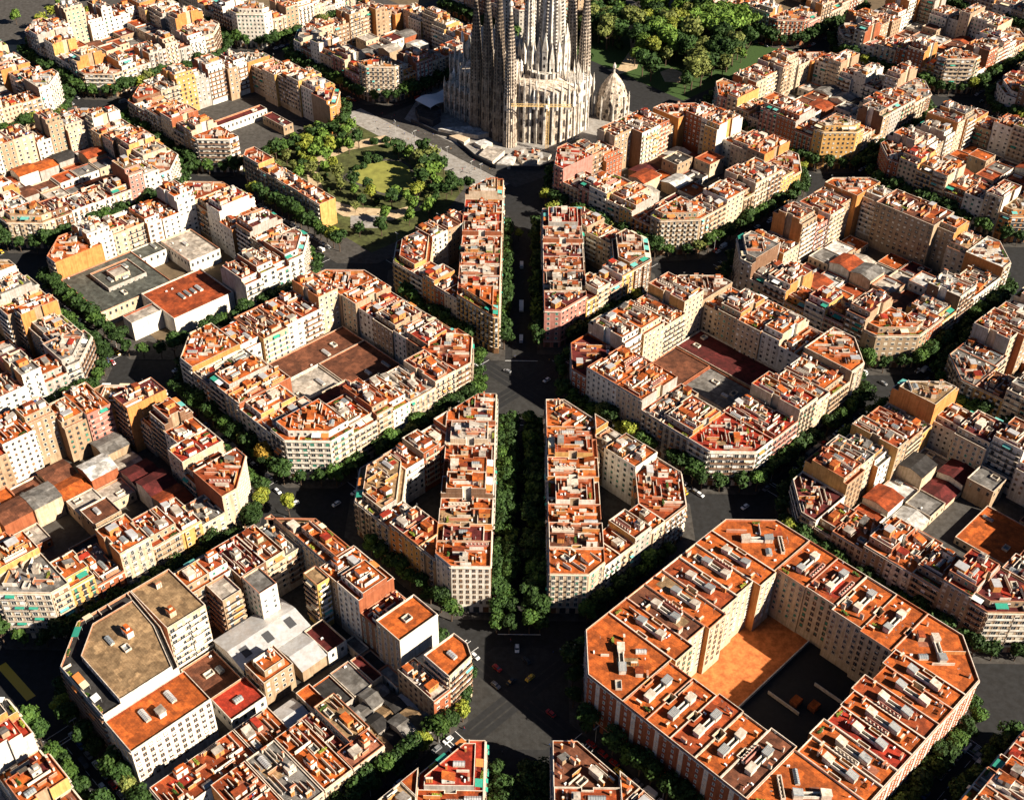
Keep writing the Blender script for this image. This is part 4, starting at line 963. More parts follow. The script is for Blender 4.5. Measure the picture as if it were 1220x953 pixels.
for (i, j), ph_ in PHR.items():
    if (i, j) == (-1, 2): continue
    for k in range(4):
        o_, e_, q_ = FR[k]
        for q, u in enumerate((-4.6, 4.6)):
            m_ = -4.2*R2; x, y = sidept(bl(i, j), k, CH/2+m_+u*R2, CH/2+m_-u*R2)
            tree(x, y, 'dark' if q else RT.choice(['dark', 'green']), 'plane tree on the %s chamfer pavement, %s one, %s' % (CORN[k].replace(' corner', ''), ['first', 'second'][q], ph_), 'trees on the chamfers', RT.uniform(.85, 1.1))
# avenue rows
for nm, ya, yb in (('lower avenue', -160, -32), ('upper avenue', 30, 150), ('bottom avenue', -262, -226)):
    for s in (-1, 1):
        for q, xo in enumerate((8.6, 4.2)):
            y = ya+2; n_ = 0
            while y < yb:
                kd = RT.choices(['dark', 'green'], [5, 2])[0]; n_ += 1
                if nm != 'upper avenue' or q == 0: tree(s*(xo+RT.uniform(-.5, .5)), y, kd, '%s plane tree, %s from the bottom of the %s row, %s %s' % (KIND_W[kd], ORD[n_-1], ['outer', 'inner'][q], ['right', 'left'][s < 0], nm), 'plane trees along the avenue', RT.uniform(.95, 1.3))
                y += RT.uniform(6, 7.6)
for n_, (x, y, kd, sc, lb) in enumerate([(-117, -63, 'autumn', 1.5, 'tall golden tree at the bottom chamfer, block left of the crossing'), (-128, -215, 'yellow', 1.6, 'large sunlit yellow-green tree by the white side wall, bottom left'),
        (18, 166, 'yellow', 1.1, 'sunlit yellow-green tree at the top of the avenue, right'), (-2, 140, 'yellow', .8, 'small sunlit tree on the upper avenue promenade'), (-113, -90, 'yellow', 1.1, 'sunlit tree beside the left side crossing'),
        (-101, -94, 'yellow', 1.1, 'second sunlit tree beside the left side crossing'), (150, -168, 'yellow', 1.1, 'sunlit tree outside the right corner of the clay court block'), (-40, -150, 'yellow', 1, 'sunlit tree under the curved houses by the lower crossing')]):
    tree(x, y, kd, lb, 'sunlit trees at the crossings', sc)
def rawp(i, j, a, b): return loc2w((D*i, D*j), a, b)
PT = []
def grove(i, j, pts, kinds, zone, sc=(.8, 1.2)):
    for q, (a, b) in enumerate(pts):
        kd = kinds[q % len(kinds)] if isinstance(kinds, list) else kinds
        x, y = rawp(i, j, a, b); PT.append((zone, kd, x, y, RT.uniform(*sc)))
grove(-1, 2, [(49.5, 20.5), (57, 15), (55, 4.3), (53.6, -8.7), (44.8, -11.1), (29.4, -14), (48, 8), (51, -3), (38, -14), (46, 27), (35, -10), (42, -4)], ['fresh', 'dark', 'olive', 'dark'], 'right of the round lawn', (1, 1.4))
grove(-1, 2, [(39.8, -31.3), (45, -32.8), (49.4, -36.9), (27.4, -28.9), (33, -34), (22, -36)], ['dark'], 'behind the left avenue wedge', (.8, 1.1))
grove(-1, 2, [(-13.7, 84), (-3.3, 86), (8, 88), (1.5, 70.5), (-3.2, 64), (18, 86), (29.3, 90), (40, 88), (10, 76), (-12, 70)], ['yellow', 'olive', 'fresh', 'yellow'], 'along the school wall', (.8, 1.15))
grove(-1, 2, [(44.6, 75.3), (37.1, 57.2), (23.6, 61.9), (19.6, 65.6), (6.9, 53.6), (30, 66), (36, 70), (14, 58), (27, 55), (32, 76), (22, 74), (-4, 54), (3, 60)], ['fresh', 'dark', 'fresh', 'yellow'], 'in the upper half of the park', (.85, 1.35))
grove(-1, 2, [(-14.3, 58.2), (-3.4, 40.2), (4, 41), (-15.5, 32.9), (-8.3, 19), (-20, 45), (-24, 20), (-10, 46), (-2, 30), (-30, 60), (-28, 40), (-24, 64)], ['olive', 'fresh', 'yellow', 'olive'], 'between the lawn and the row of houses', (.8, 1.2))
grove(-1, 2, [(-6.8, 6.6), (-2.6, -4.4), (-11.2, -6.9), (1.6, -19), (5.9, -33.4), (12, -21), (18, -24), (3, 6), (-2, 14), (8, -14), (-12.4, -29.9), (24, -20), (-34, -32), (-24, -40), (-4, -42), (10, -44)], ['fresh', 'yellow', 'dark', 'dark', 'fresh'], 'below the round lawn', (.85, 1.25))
grove(-1, 2, [(22, 33), (28, 37), (17, 35), (34, 34), (31, 41), (52, 45), (56, 52), (48, 55)], ['bush'], 'at the lawn edge', (1, 1.5))
for a, b in ((30, 58), (-4, 68)): grove(-1, 2, [(a, b)], ['cypress'], 'in the lawn park', (.9, 1.1))
grove(1, 4, [(50.8, 101.4), (65, 101), (77.3, 101.6), (60, 92), (83.1, 76.3), (69, 55.6), (93, 67.1), (107.9, 53.3), (88, 88), (100, 78), (76, 66), (112, 40), (98, 56)], ['fresh', 'dark', 'fresh', 'dark'], 'at the back of the wooded square', (1.1, 1.6))
grove(1, 4, [(28, 61.2), (19.4, 69.1), (33.2, 74.6), (23.3, 51.9), (28, 82), (38, 90), (22, 60), (32, 66), (14, 56)], ['olive', 'dark', 'olive', 'dark'], 'between the basilica and the sand path', (1.1, 1.5))
grove(1, 4, [(19.4, 24.9), (18.6, 12.8), (34.7, 14.9), (28, 22), (39.3, 50.6), (59.8, 22.5), (53, 47.1), (43.4, 28.8), (46, 40), (52, 30), (36, 30), (48, 20), (60, 38), (40, 8), (50, 6), (30, 6), (66, 30), (60, 12), (26, 34)], ['fresh', 'yellow', 'fresh', 'dark', 'olive'], 'in the middle of the wooded square', (1.1, 1.6))
grove(1, 4, [(72.4, 6.3), (98.9, 9.2), (86.9, 6.4), (108.6, -4.6), (81.3, -10.9), (112, 11.3), (92, -8), (80, 20), (98, 24), (70, -4)], ['pine'], 'at the right side of the wooded square', (1.2, 1.6))
grove(1, 4, [(33.6, -5.5), (45.2, -12.1), (40.9, -24.9), (18.9, -33.1), (4, -36), (30, -34), (54, -20), (60, -30), (48, -34), (66, -14), (24, -26), (-6, -6), (-4, 4), (12, -38), (72, -26), (80, -28), (38, -38)], ['dark', 'olive', 'dark'], 'along the front of the wooded square', (1, 1.5))
for z_, i_, j_, bx, nn in (('between the park trees', -1, 2, (-30, 56, -36, 86), 30), ('under the trees of the wooded square', 1, 4, (-8, 112, -38, 100), 60)):
    for q in range(nn):
        a, b = RT.uniform(bx[0], bx[1]), RT.uniform(bx[2], bx[3])
        if (i_ == -1 and hypot(a-25, (b-13)) < 33) or (i_ == 1 and (hypot(a-14, b+11) < 12 or abs((b-30)-(a-10)*.8) < 6)): continue
        x, y = rawp(i_, j_, a, b); PT.append((z_, RT.choice(['bush', 'bush', 'bush', 'dark', 'fresh', 'olive']), x, y, RT.uniform(.6, 1.1)))
grove(-4, 5, [(RT.uniform(-50, 50), RT.uniform(-60, 40)) for _ in range(22)], ['dark', 'fresh', 'yellow'], 'round the sandy field at the top left', (.9, 1.3))
PT.sort(key=lambda t: (t[0], proj(t[2], t[3], 0)[0])); cnt_ = {}
for zone, kd, x, y, sc in PT:
    cnt_[zone] = cnt_.get(zone, 0)+1
    nmk = {'pine': 'umbrella pine', 'cypress': 'dark slim cypress', 'bush': 'low dark bush'}.get(kd) or KIND_W[kd]+' park tree'
    tree(x, y, kd, '%s %s, %s from the left' % (nmk, zone, ORD[cnt_[zone]-1]), 'trees '+zone, sc*(1.05 if 'square' not in zone and 'basilica' not in zone else 1.75), {'bush': 'bush', 'cypress': 'cypress'}.get(kd, 'tree'), .02)
def ground(name, i, j, pts, z, m):
    P = [(*rawp(i, j, a, b), z) for a, b in pts]
    if area([(p[0], p[1]) for p in P]) < 0: P.reverse()
    k = MB(); k.face(P, m); structure(name, k)
ground('park_earth', -1, 2, [(-40, -50), (8, -52), (52, -30), (58, -10), (58, 96), (-26, 96), (-40, 80)], .16, 'park grass')
ground('sand_path', -1, 2, [(-20, 18), (-5, 47), (6, 58), (30, 60), (56, 50), (58, 30), (62, 26), (62, 60), (44, 66), (8, 66), (-10, 52), (-26, 26), (-26, -6), (-8, -30), (24, -34), (30, -28), (2, -22), (-14, -2)], .168, 'sand')
LP = [(15+23*cos(t*pi/14)*1.0, 12+24*sin(t*pi/14)) for t in range(28)]
ground('lawn', -1, 2, [(4.7, 30.9), (14, 35), (28.2, 35.5), (38, 32), (44.9, 25.3), (44, 15), (39.3, 7), (33, -3), (26.9, -9.1), (18, -11), (12.5, -7.5), (9, 2), (8, 14), (6, 24)], .176, 'lawn')
ground('lawn_edge', -1, 2, [(2.7, 33), (14, 37.5), (28.2, 38), (39.5, 34), (47, 26), (46, 15), (41, 6), (34.5, -5), (27.5, -11.6), (17, -13.6), (10.5, -9.5), (6.7, 2), (5.8, 14), (3.6, 24)], .172, 'pavement')
ground('playground', -1, 2, [(-22.4, -8.4), (-9.7, -20.4), (-19, -31.7), (-31.5, -19.9)], .18, 'plaza stone')
ground('promenade_paving', -1, 2, [(58, -46), (76, -46), (76, 104), (52, 104), (58, 80)], .16, 'plaza stone')
ground('plaza_paving', 0, 3, [(-58, -52), (2, -60), (10, -30), (-10, 84), (-57, 84)], .16, 'pavement')
ground('basilica_yard', 0, 3, [(-46, -24), (-28, -44), (6, -46), (40, -44), (78, -44), (78, 96), (-6, 96), (-46, 70)], .168, 'plaza stone')
ground('sandy_field', -4, 5, [(-60, -66), (60, -66), (60, 90), (-60, 90)], .03, 'sand')
ground('woods_earth', 1, 4, [(-14, -44), (120, -44), (120, 108), (-8, 108)], .03, 'hedge')
ground('woods_path', 1, 4, [(61, 101), (52, 66), (28, 43), (-6, 26), (-14, 30), (-14, 18), (4, 16), (34, 36), (62, 58), (74, 101)], .038, 'sand')
ground('woods_clearing', 1, 4, [(12, 0), (24, -1), (23, -19), (9, -23), (1, -14)], .042, 'sand')
ground('woods_clearing', 1, 4, [(90, 58), (102, 44), (94, 34), (82, 42), (74, 52)], .042, 'sand')
vis = []
for t in TREES:
    s = max(visible(t[0], t[1], 9*t[5] if t[2] != 'bush' else 2), visible(t[0]+2.5, t[1], 6*t[5] if t[2] != 'bush' else 2), visible(t[0]-2.5, t[1], 6*t[5] if t[2] != 'bush' else 2)); vis.append((s*(t[5] if t[2] != 'bush' else .4), t))
vis.sort(key=lambda q: -q[0]); TS = MB(); nt_ = 0; used = {}; LITE = {}
for q, (s, t) in enumerate(vis):
    x, y, kd, lb, gr, sc, cat, z = t; v = q % 5; c, tk, cm, tm, zc = treekit(kd, v); rot = RT.uniform(0, 6.28)
    if s > 0 and nt_ < 298:
        if lb in used: used[lb] += 1; lb = 'another '+lb
        used.setdefault(lb, 1)
        r = obj({'pine': 'pine_tree', 'cypress': 'cypress', 'bush': 'bush'}.get(kd, 'plane_tree' if 'plane' in lb else 'tree'), None, None, (x, y, z), rot, label=' '.join(lb.split()[:16]), category=cat, group=gr); r.scale = (sc, sc, sc)
        obj('trunk', tm, r); obj('crown', cm, r, (0, 0, zc)); nt_ += 1
    elif s > 0:
        if (kd, v) not in LITE: LITE[kd, v] = crown(v*13+len(kd), {'bush': 2.2, 'cypress': 2.2}.get(kd, 4), {'bush': 2.8, 'cypress': 13}.get(kd, 7.5), 420, treekit(kd, v)[0].m[0], 'round', .72)
        TS.add(LITE[kd, v], x, y, z+zc*sc, rot, sc); TS.add(tk, x, y, z, rot, sc)
if TS.f: obj('distant_trees', TS, None, label='remaining small street and square trees between the far blocks', category='trees', kind='stuff')
print('TREES', len(TREES), nt_, len(TS.f))
# ------------------------------------------------------------------ cars
def carmesh(col, kind='car'):
    m = MB(); L, w, hh = {'car': (4.2, 1.75, 1.45), 'van': (5.2, 2.0, 2.3), 'truck': (7.5, 2.4, 3.1)}[kind]
    def sec(x, pts): return [(x, y, z) for y, z in pts]
    W2 = w/2
    if kind == 'car':
        prof = [(-L/2, .35, .62), (-L/2+.15, .28, .82), (-L/2+1.0, .25, .92), (L/2-.7, .25, .95), (L/2-.1, .28, .85), (L/2, .35, .62)]
        m.loft([[(x, -W2*k_, z0), (x, W2*k_, z0), (x, W2*k_*.96, z1), (x, -W2*k_*.96, z1)] for (x, z0, z1), k_ in zip(prof, (.86, .95, 1, 1, .95, .86))], col); m.face([(-L/2, -W2*.86, .35), (-L/2, -W2*.83, .62), (-L/2, W2*.83, .62), (-L/2, W2*.86, .35)], col)
        c = MB(); a = [(-L/2+.95, .93), (L/2-.35, .93)]; t = [(-L/2+1.65, 1.4), (L/2-.85, 1.4)]
        c.loft([[(a[0][0], -W2*.9, .9), (a[1][0], -W2*.9, .9), (a[1][0], W2*.9, .9), (a[0][0], W2*.9, .9)], [(t[0][0], -W2*.72, 1.38), (t[1][0], -W2*.72, 1.38), (t[1][0], W2*.72, 1.38), (t[0][0], W2*.72, 1.38)]], 'glass')
        c.box(t[0][0]-.03, -W2*.73, 1.38, t[1][0]+.03, W2*.73, 1.44, col)
    else:
        m.loft([[(-L/2, -W2, .4), (-L/2, W2, .4), (-L/2, W2*.95, 1.1), (-L/2, -W2*.95, 1.1)], [(-L/2+.9, -W2, .35), (-L/2+.9, W2, .35), (-L/2+.9, W2*.9, hh-.2), (-L/2+.9, -W2*.9, hh-.2)], [(-L/2+1.4, -W2, .35), (-L/2+1.4, W2, .35), (-L/2+1.4, W2*.95, hh), (-L/2+1.4, -W2*.95, hh)], [(L/2, -W2, .4), (L/2, W2, .4), (L/2, W2*.95, hh), (L/2, -W2*.95, hh)]], col)
        c = MB(); c.face([(-L/2+.1, -W2*.85, 1.25), (-L/2+.1, W2*.85, 1.25), (-L/2+.86, W2*.8, hh-.28), (-L/2+.86, -W2*.8, hh-.28)][::-1], 'glass'); c.box(-L/2+1.5, -W2-.01, 1.2, -L/2+2.3, W2+.01, hh-.5, 'glass')
    wl = MB(); wl.tube((0, -.11, 0), (0, .11, 0), .33, .33, 'tyre', 12); wl.tube((0, -.12, 0), (0, .12, 0), .18, .18, 'lamp metal', 8)
    return m.mesh('body'), c.mesh('windows'), wl.mesh('wheel'), L, w
CARM = {}
RC = random.Random(5); CARS = []
for (i, j), ph_ in PHR.items():
    c = bl(i, j)
    for k in range(4):
        n_ = 0
        if (i, j) == (-1, 2) and k != 3: continue
        for q in range(3):
            x, y = sidept(c, k, RC.uniform(10, 100), -9.2+RC.choice([-1.7, 1.7])); col = RC.choice(['white', 'white', 'grey', 'yellow', 'black', 'white'])
            CARS.append((x, y, k*pi/2+pi/4, 'car '+col, 'van' if RC.random() < .2 else 'car', '%s %%s driving %s in line on the %s street, %s' % (col, ORD[q], SIDE[k].replace(' side', ''), ph_), 'traffic in the streets'))
        for t in range(14):
            if RC.random() < .3: continue
            x, y = sidept(c, k, 18+t*5.6, -6.2); col = RC.choice(['white', 'white', 'grey', 'black', 'red', 'blue', 'grey', 'white']); n_ += 1
            CARS.append((x, y, k*pi/2+pi/4+(pi if RC.random() < .5 else 0), 'car '+col, 'van' if RC.random() < .12 else 'car', '%s %%s parked %s from the %s, %s kerb, %s' % (col, ORD[n_-1], CORN[k], SIDE[k].replace(' side', ''), ph_), 'vehicles parked around the '+ph_))
for x, y, a, col, kd, lb in [(-.8, -166, pi/2, 'white', 'car', 'white car waiting at the stop line of the lower crossing'), (3, -172, -.9, 'black', 'car', 'black car turning in the lower crossing'), (24, -172, 2.4, 'white', 'car', 'white car at the right edge of the lower crossing'),
        (-24, -142, -pi/4, 'white', 'car', 'white car in the lane under the white wedge tip'), (-20, -176, 2.3, 'grey', 'car', 'grey car left of the lower crossing'), (13, 6, .8, 'white', 'car', 'white car crossing the central intersection'),
        (-7, 13, -.5, 'grey', 'car', 'grey car at the upper edge of the central intersection'), (0, 40, pi/2, 'white', 'van', 'white van on the avenue just above the crossing'), (0, 70, pi/2, 'white', 'truck', 'white delivery truck further up the avenue'), (0, 112, pi/2, 'white', 'van', 'white van near the top of the avenue'),
        (-3, -182, pi/4, 'black', 'car', 'black car on the lower crossing centre'), (-145, -165, .25, 'white', 'van', 'white van in the street left of the lower-left block'), (-100, -86, .6, 'white', 'car', 'white car on the left side crossing'), (178, -150, 1, 'white', 'van', 'white van outside the right corner of the clay block'), (168, -152, .4, 'white', 'truck', 'small white truck near the right corner of the clay block'),
        (-173, 15, 1.2, 'white', 'car', 'white car on the far left crossing'), (110, -98, 2.6, 'red', 'car', 'red car at the right side crossing'), (100, -84, .7, 'white', 'car', 'white car at the right side crossing')]:
    CARS.append((x, y, a, 'car '+col, kd, lb, 'vehicles on the crossings'))
for q in range(30):
    cx_, cy_ = [(0, -2*D), (0, 0), (D, -D), (-D, -D), (2*D, 0), (-2*D, 0)][q % 6]; an = RC.choice([pi/4, 3*pi/4, 5*pi/4, 7*pi/4]); r_ = RC.uniform(8, 34); of = RC.choice([-3.1, -1, 2.9]); col = RC.choice(['white', 'grey', 'black', 'yellow', 'white', 'red'])
    CARS.append((cx_+cos(an)*r_-sin(an)*of, cy_+sin(an)*r_+cos(an)*of, an, 'car '+col, 'car', '%s car, %s of those moving at the %s crossing' % (col, ORD[q//6], ['lower avenue', 'central avenue', 'right side', 'left side', 'far right', 'far left'][q % 6]), 'vehicles on the crossings'))
nc = 0
for n_, (x, y, a, col, kd, lb, gr) in enumerate(CARS):
    if visible(x, y, 1.2) <= 0 or nc > 285: continue
    if (col, kd) not in CARM: CARM[col, kd] = carmesh(col, kd)
    b_, w_, wh, L, w = CARM[col, kd]; nc += 1
    r = obj({'car': 'car', 'van': 'van', 'truck': 'truck'}[kd], None, None, (x, y, .01), a, label=' '.join((lb % kd if '%s' in lb else lb).split()[:16]), category=kd, group=gr)
    obj('body', b_, r); obj('windows', w_, r)
    for sx in (-1, 1):
        for sy in (-1, 1): obj('wheel', wh, r, (sx*L*.31, sy*(w/2-.08), .33))
def bike(col):
    m = MB(); m.box(-.35, -.12, .45, .5, .12, .8, col); m.box(-.1, -.16, .8, .6, .16, .92, 'iron'); m.tube((-.45, 0, .5), (-.6, 0, 1.05), .05, .04, 'lamp metal', 5); m.box(-.66, -.33, 1.02, -.58, .33, 1.08, 'iron'); m.box(.45, -.2, .95, .85, .2, 1.25, col); m.box(-.75, -.1, .5, -.5, .1, .75, col)
    w = MB(); w.tube((0, -.06, 0), (0, .06, 0), .3, .3, 'tyre', 10); return m.mesh('body'), w.mesh('wheel')
BK = {c_: bike('car '+c_) for c_ in ('white', 'red', 'black')}
for q in range(16):
    c_ = ('white', 'red', 'white', 'black')[q % 4]; x, y = 89.8+q*.68+(q % 2)*.25, -93.5-q*.62; bm_, wm_ = BK[c_]
    r = obj('motorbike', None, None, (x, y, .01), .8, label='%s motorbike, %s from the left in the row at the right side crossing' % (c_, ORD[q]), category='motorbike', group='motorbikes parked at the right side crossing'); obj('body', bm_, r)
    for sx in (-.62, .6): obj('wheel', wm_, r, (sx, 0, .3))
print('CARS', nc)
# ------------------------------------------------------------------ the basilica
def sfw(a, b): return rawp(0, 3, a, b)
RS = random.Random(12)
bas = obj('basilica', None, None, (*sfw(10, 10), 0), pi/4, label='huge unfinished stone basilica with openwork spires above the avenue', category='basilica')
def bp(name, mb, parent=None, **kw): return obj(name, mb, parent or bas, **kw)
def rg(a, b, r, z, k=16, flute=0, ph=0): return [(a-10+(r*(1-flute*(q % 2)))*cos(ph+2*pi*q/k), b-10+(r*(1-flute*(q % 2)))*sin(ph+2*pi*q/k), z) for q in range(k)]
def finial(m, a, b, z, s, st='pale stone'):
    m.loft([rg(a, b, s*.35, z, 6), rg(a, b, s*.22, z+s*1.6, 6), rg(a, b, s*.5, z+s*2.1, 6), rg(a, b, s*.45, z+s*2.7, 6), rg(a, b, .03, z+s*3.6, 6)], st)
def openings(m, a, b, prof, z0, z1, step, k, w, ph=0):
    z = z0
    while z < z1:
        for i in range(len(prof)-1):
            if prof[i][0] <= z <= prof[i+1][0]:
                t = (z-prof[i][0])/(prof[i+1][0]-prof[i][0]); r = prof[i][1]*(1-t)+prof[i+1][1]*t
        for q in range(k):
            an = ph+2*pi*q/k; c, s = cos(an), sin(an); rr = r*1.0
            t = MB(); t.box(-w/2, -.12, 0, w/2, .18, step*.55, 'stone opening'); m.add(t, a-10+c*rr, b-10+s*rr, z, an+pi/2+pi)
        z += step
def bell(a, b, r, H, st, name='bell_tower', k=20, z0=0):
    m = MB(); prof = [(z0, r*1.12), (H*.35, r*.98), (H*.55, r*.84), (H*.72, r*.62), (H*.86, r*.36), (H*.93, r*.2)]
    m.loft([rg(a, b, q, z, k*2, .14) for z, q in prof], st)
    o = bp(name, m)
    n = MB(); openings(n, a, b, [(z, q*.97) for z, q in prof], H*.38, H*.9, 2.3, k//2, r*.17); bp('louvre_openings', n, o)  # rows of dark boxes that stand for the tower's louvre openings
    n = MB(); openings(n, a, b, [(z, q*.97) for z, q in prof], 12+z0*.5, H*.34, 9, 6, r*.2); bp('lancet_window', n, o)
    n = MB(); n.loft([rg(a, b, r*.24, H*.93, 8), rg(a, b, r*.16, H*.96, 8), rg(a, b, r*.34, H*.97, 8), rg(a, b, r*.3, H*.985, 8), rg(a, b, r*.1, H, 8)], 'pale stone'); bp('pinnacle', n, o)
    return o
NAT = [(-20, -8), (-19, 3), (-19, 14), (-20, 24)]
for (a, b), H in zip(NAT, (98, 107, 107, 98)): bell(a, b, 4.4, H, 'old stone' if b > 0 else 'basilica stone')
for (a, b), H in zip([(46, -12), (45, 0), (45, 14), (46, 26)], (100, 110, 110, 100)): bell(a, b, 4.6, H, 'basilica stone')
bell(21, -5, 10, 150, 'pale stone', 'central_tower', 18, 20); bell(30, 16, 8, 160, 'pale stone', 'central_tower', 16, 20)
bell(8, 3, 4.6, 135, 'pale stone', 'lantern_tower', 12, 20); bell(40, 22, 4.6, 130, 'pale stone', 'lantern_tower', 12, 20); bell(8, 26, 4.6, 130, 'pale stone', 'lantern_tower', 12, 20)
# gabled corona round the lantern tower
m = MB()
for q in range(6):
    an = q*pi/3+.2; t = MB(); t.box(-1.4, -1, 48, 1.4, 1, 56, 'pale stone'); t.loft([[(-1.5, -1.1, 56), (1.5, -1.1, 56), (1.5, 1.1, 56), (-1.5, 1.1, 56)], [(-.1, -.1, 62), (.1, -.1, 62), (.1, .1, 62), (-.1, .1, 62)]], 'pale stone'); t.box(-.5, -1.08, 50, .5, -.98, 54.5, 'stone opening')
    m.add(t, 8-10+cos(an)*6.3, 3-10+sin(an)*6.3, 0, an+pi/2)
bp('belfry_gables', m)
def mass(name, a0, b0, a1, b1, h, st, gable=0):
    m = MB(); m.box(a0-10, b0-10, 0, a1-10, b1-10, h, st)
    if gable:
        x0, x1, y0, y1 = a0-10, a1-10, b0-10, b1-10
        if a1-a0 > b1-b0: ym = (y0+y1)/2; m.face([(x0, y0, h), (x1, y0, h), (x1, ym, h+gable), (x0, ym, h+gable)], st); m.face([(x1, y1, h), (x0, y1, h), (x0, ym, h+gable), (x1, ym, h+gable)], st); m.face([(x0, y1, h), (x0, y0, h), (x0, ym, h+gable)], st); m.face([(x1, y0, h), (x1, y1, h), (x1, ym, h+gable)], st)
        else: xm = (x0+x1)/2; m.face([(x0, y0, h), (xm, y0, h+gable), (xm, y1, h+gable), (x0, y1, h)], st); m.face([(xm, y0, h+gable), (x1, y0, h), (x1, y1, h), (xm, y1, h+gable)], st); m.face([(x0, y0, h), (x1, y0, h), (xm, y0, h+gable)], st); m.face([(x1, y1, h), (x0, y1, h), (xm, y1, h+gable)], st)
    o = bp(name, m)
    # buttresses, lancets and pinnacles on the long sides
    n = MB(); w = MB(); pz = MB()
    for (xa, ya, xb, yb, an) in ((a0, b0, a1, b0, 0), (a1, b0, a1, b1, pi/2), (a1, b1, a0, b1, pi), (a0, b1, a0, b0, -pi/2)):
        L = hypot(xb-xa, yb-ya); c = max(1, int(L/4.6))
        for q in range(c+1):
            t = L*q/c; ux, uy = (xb-xa)/L, (yb-ya)/L; x, y = xa+ux*t, ya+uy*t
            B = MB(); B.box(-.55, -1.3, 0, .55, .1, h*.93, st); B.loft([[(-.6, -1.35, h*.93), (.6, -1.35, h*.93), (.6, .1, h*.93), (-.6, .1, h*.93)], [(-.05, -.7, h+5), (.05, -.7, h+5), (.05, -.6, h+5), (-.05, -.6, h+5)]], 'pale stone'); n.add(B, x-10, y-10, 0, an)
            if q < c:
                for lv in range(int(h/11)):
                    W = MB(); zc = 5+lv*11
                    for s in (-.95, .95): W.face([(s-.55, -.08, zc), (s+.55, -.08, zc), (s+.55, -.08, zc+5), (s, -.08, zc+6.2), (s-.55, -.08, zc+5)], 'stone opening')
                    W.box(-.35, -.14, zc+6.6, .35, -.05, zc+7.4, 'stone opening'); w.add(W, x-10+ux*L/c/2, y-10+uy*L/c/2, 0, an)
    bp('buttresses', n, o); bp('lancet_window', w, o); return o
mass('nave', 6, 16, 40, 64, 42, 'basilica stone', 8); mass('transept', -15, 2, 42, 22, 46, 'basilica stone', 9)
mass('unfinished_front', 2, 60, 44, 74, 30, 'basilica stone'); mass('cloister', -18, 32, 6, 58, 22, 'basilica stone', 4); mass('side_chapel', -14, 26, 4, 46, 34, 'basilica stone', 6)
mass('passion_porch', 44, -14, 54, 30, 26, 'pale stone', 9)
# apse: two stacked fluted drums with buttress fins and pinnacles
def drum(ac, bc, r, z0, z1, k, st, name, a_from=pi*.55, a_to=2.2*pi, fin=1.6, pin=7):
    m = MB(); m.loft([rg(ac, bc, r, z, 40) for z in (z0, z1)], st); o = bp(name, m); n = MB(); w = MB()
    for q in range(k+1):
        an = a_from+(a_to-a_from)*q/k; c, s = cos(an), sin(an); x, y = ac-10+c*r, bc-10+s*r
        B = MB(); B.loft([[(-.7, -fin, z0), (.7, -fin, z0), (.7, .3, z0), (-.7, .3, z0)], [(-.55, -fin*.7, z1*.8), (.55, -fin*.7, z1*.8), (.55, .3, z1*.8), (-.55, .3, z1*.8)], [(-.5, -fin*.6, z1+1), (.5, -fin*.6, z1+1), (.5, .3, z1+1), (-.5, .3, z1+1)], [(-.05, -.4, z1+pin), (.05, -.4, z1+pin), (.05, -.3, z1+pin), (-.05, -.3, z1+pin)]], 'pale stone'); n.add(B, x, y, 0, an+pi/2)
        if q < k:
            an2 = an+(a_to-a_from)/k/2; x, y = ac-10+cos(an2)*(r-.05), bc-10+sin(an2)*(r-.05); H = z1-z0; wd = min(1.3, r*(a_to-a_from)/k*.3)
            for lv in range(max(1, int(H/9))):
                W = MB(); zc = z0+3+lv*9; W.face([(-wd/2, -.25, zc), (wd/2, -.25, zc), (wd/2, -.25, zc+4), (0, -.25, zc+5.2), (-wd/2, -.25, zc+4)], 'stone opening'); w.add(W, x, y, 0, an2+pi/2)
    bp('buttress_fins', n, o); bp('lancet_window', w, o); return o
drum(14, -10, 21, 0, 37, 20, 'basilica stone', 'apse', pin=9); drum(14, -7, 12, 37, 44, 12, 'pale stone', 'upper_apse', fin=1.2, pin=9)
drum(-4, -8, 7.5, 0, 40, 9, 'basilica stone', 'stair_turret', pi*.5, 2*pi, .9, 6); drum(32, -18, 9, 0, 36, 9, 'pale stone', 'side_turret', pi, 2.2*pi, 1, 8); drum(22, -22, 6, 27, 40, 8, 'pale stone', 'apse_chapel', pi, 2*pi, .8, 8)
m = MB(); m.loft([rg(14, -10, 20.5, 37, 40), rg(14, -7, 13, 41, 40)], 'basilica stone'); bp('apse_roof', m)
for q in range(11):
    an = pi*.9+q*pi*1.25/10; m = MB(); t = MB(); hh = 62+4*(q % 3); t.box(-1.7, -1.2, 38, 1.7, 1.2, hh-12, 'pale stone'); t.loft([[(-1.9, -1.4, hh-12), (1.9, -1.4, hh-12), (1.9, 1.4, hh-12), (-1.9, 1.4, hh-12)], [(-.1, -.1, hh), (.1, -.1, hh), (.1, .1, hh), (-.1, .1, hh)]], 'pale stone')
    for zz in (hh-22, hh-16.5): t.face([(.8*cos(u*pi/4), -1.26, zz+1.3*sin(u*pi/4)) for u in range(8)], 'stone opening')
    m.add(t, 20-10+cos(an)*12, -5-10+sin(an)*12, 0, an+pi/2); bp('gabled_turret', m)
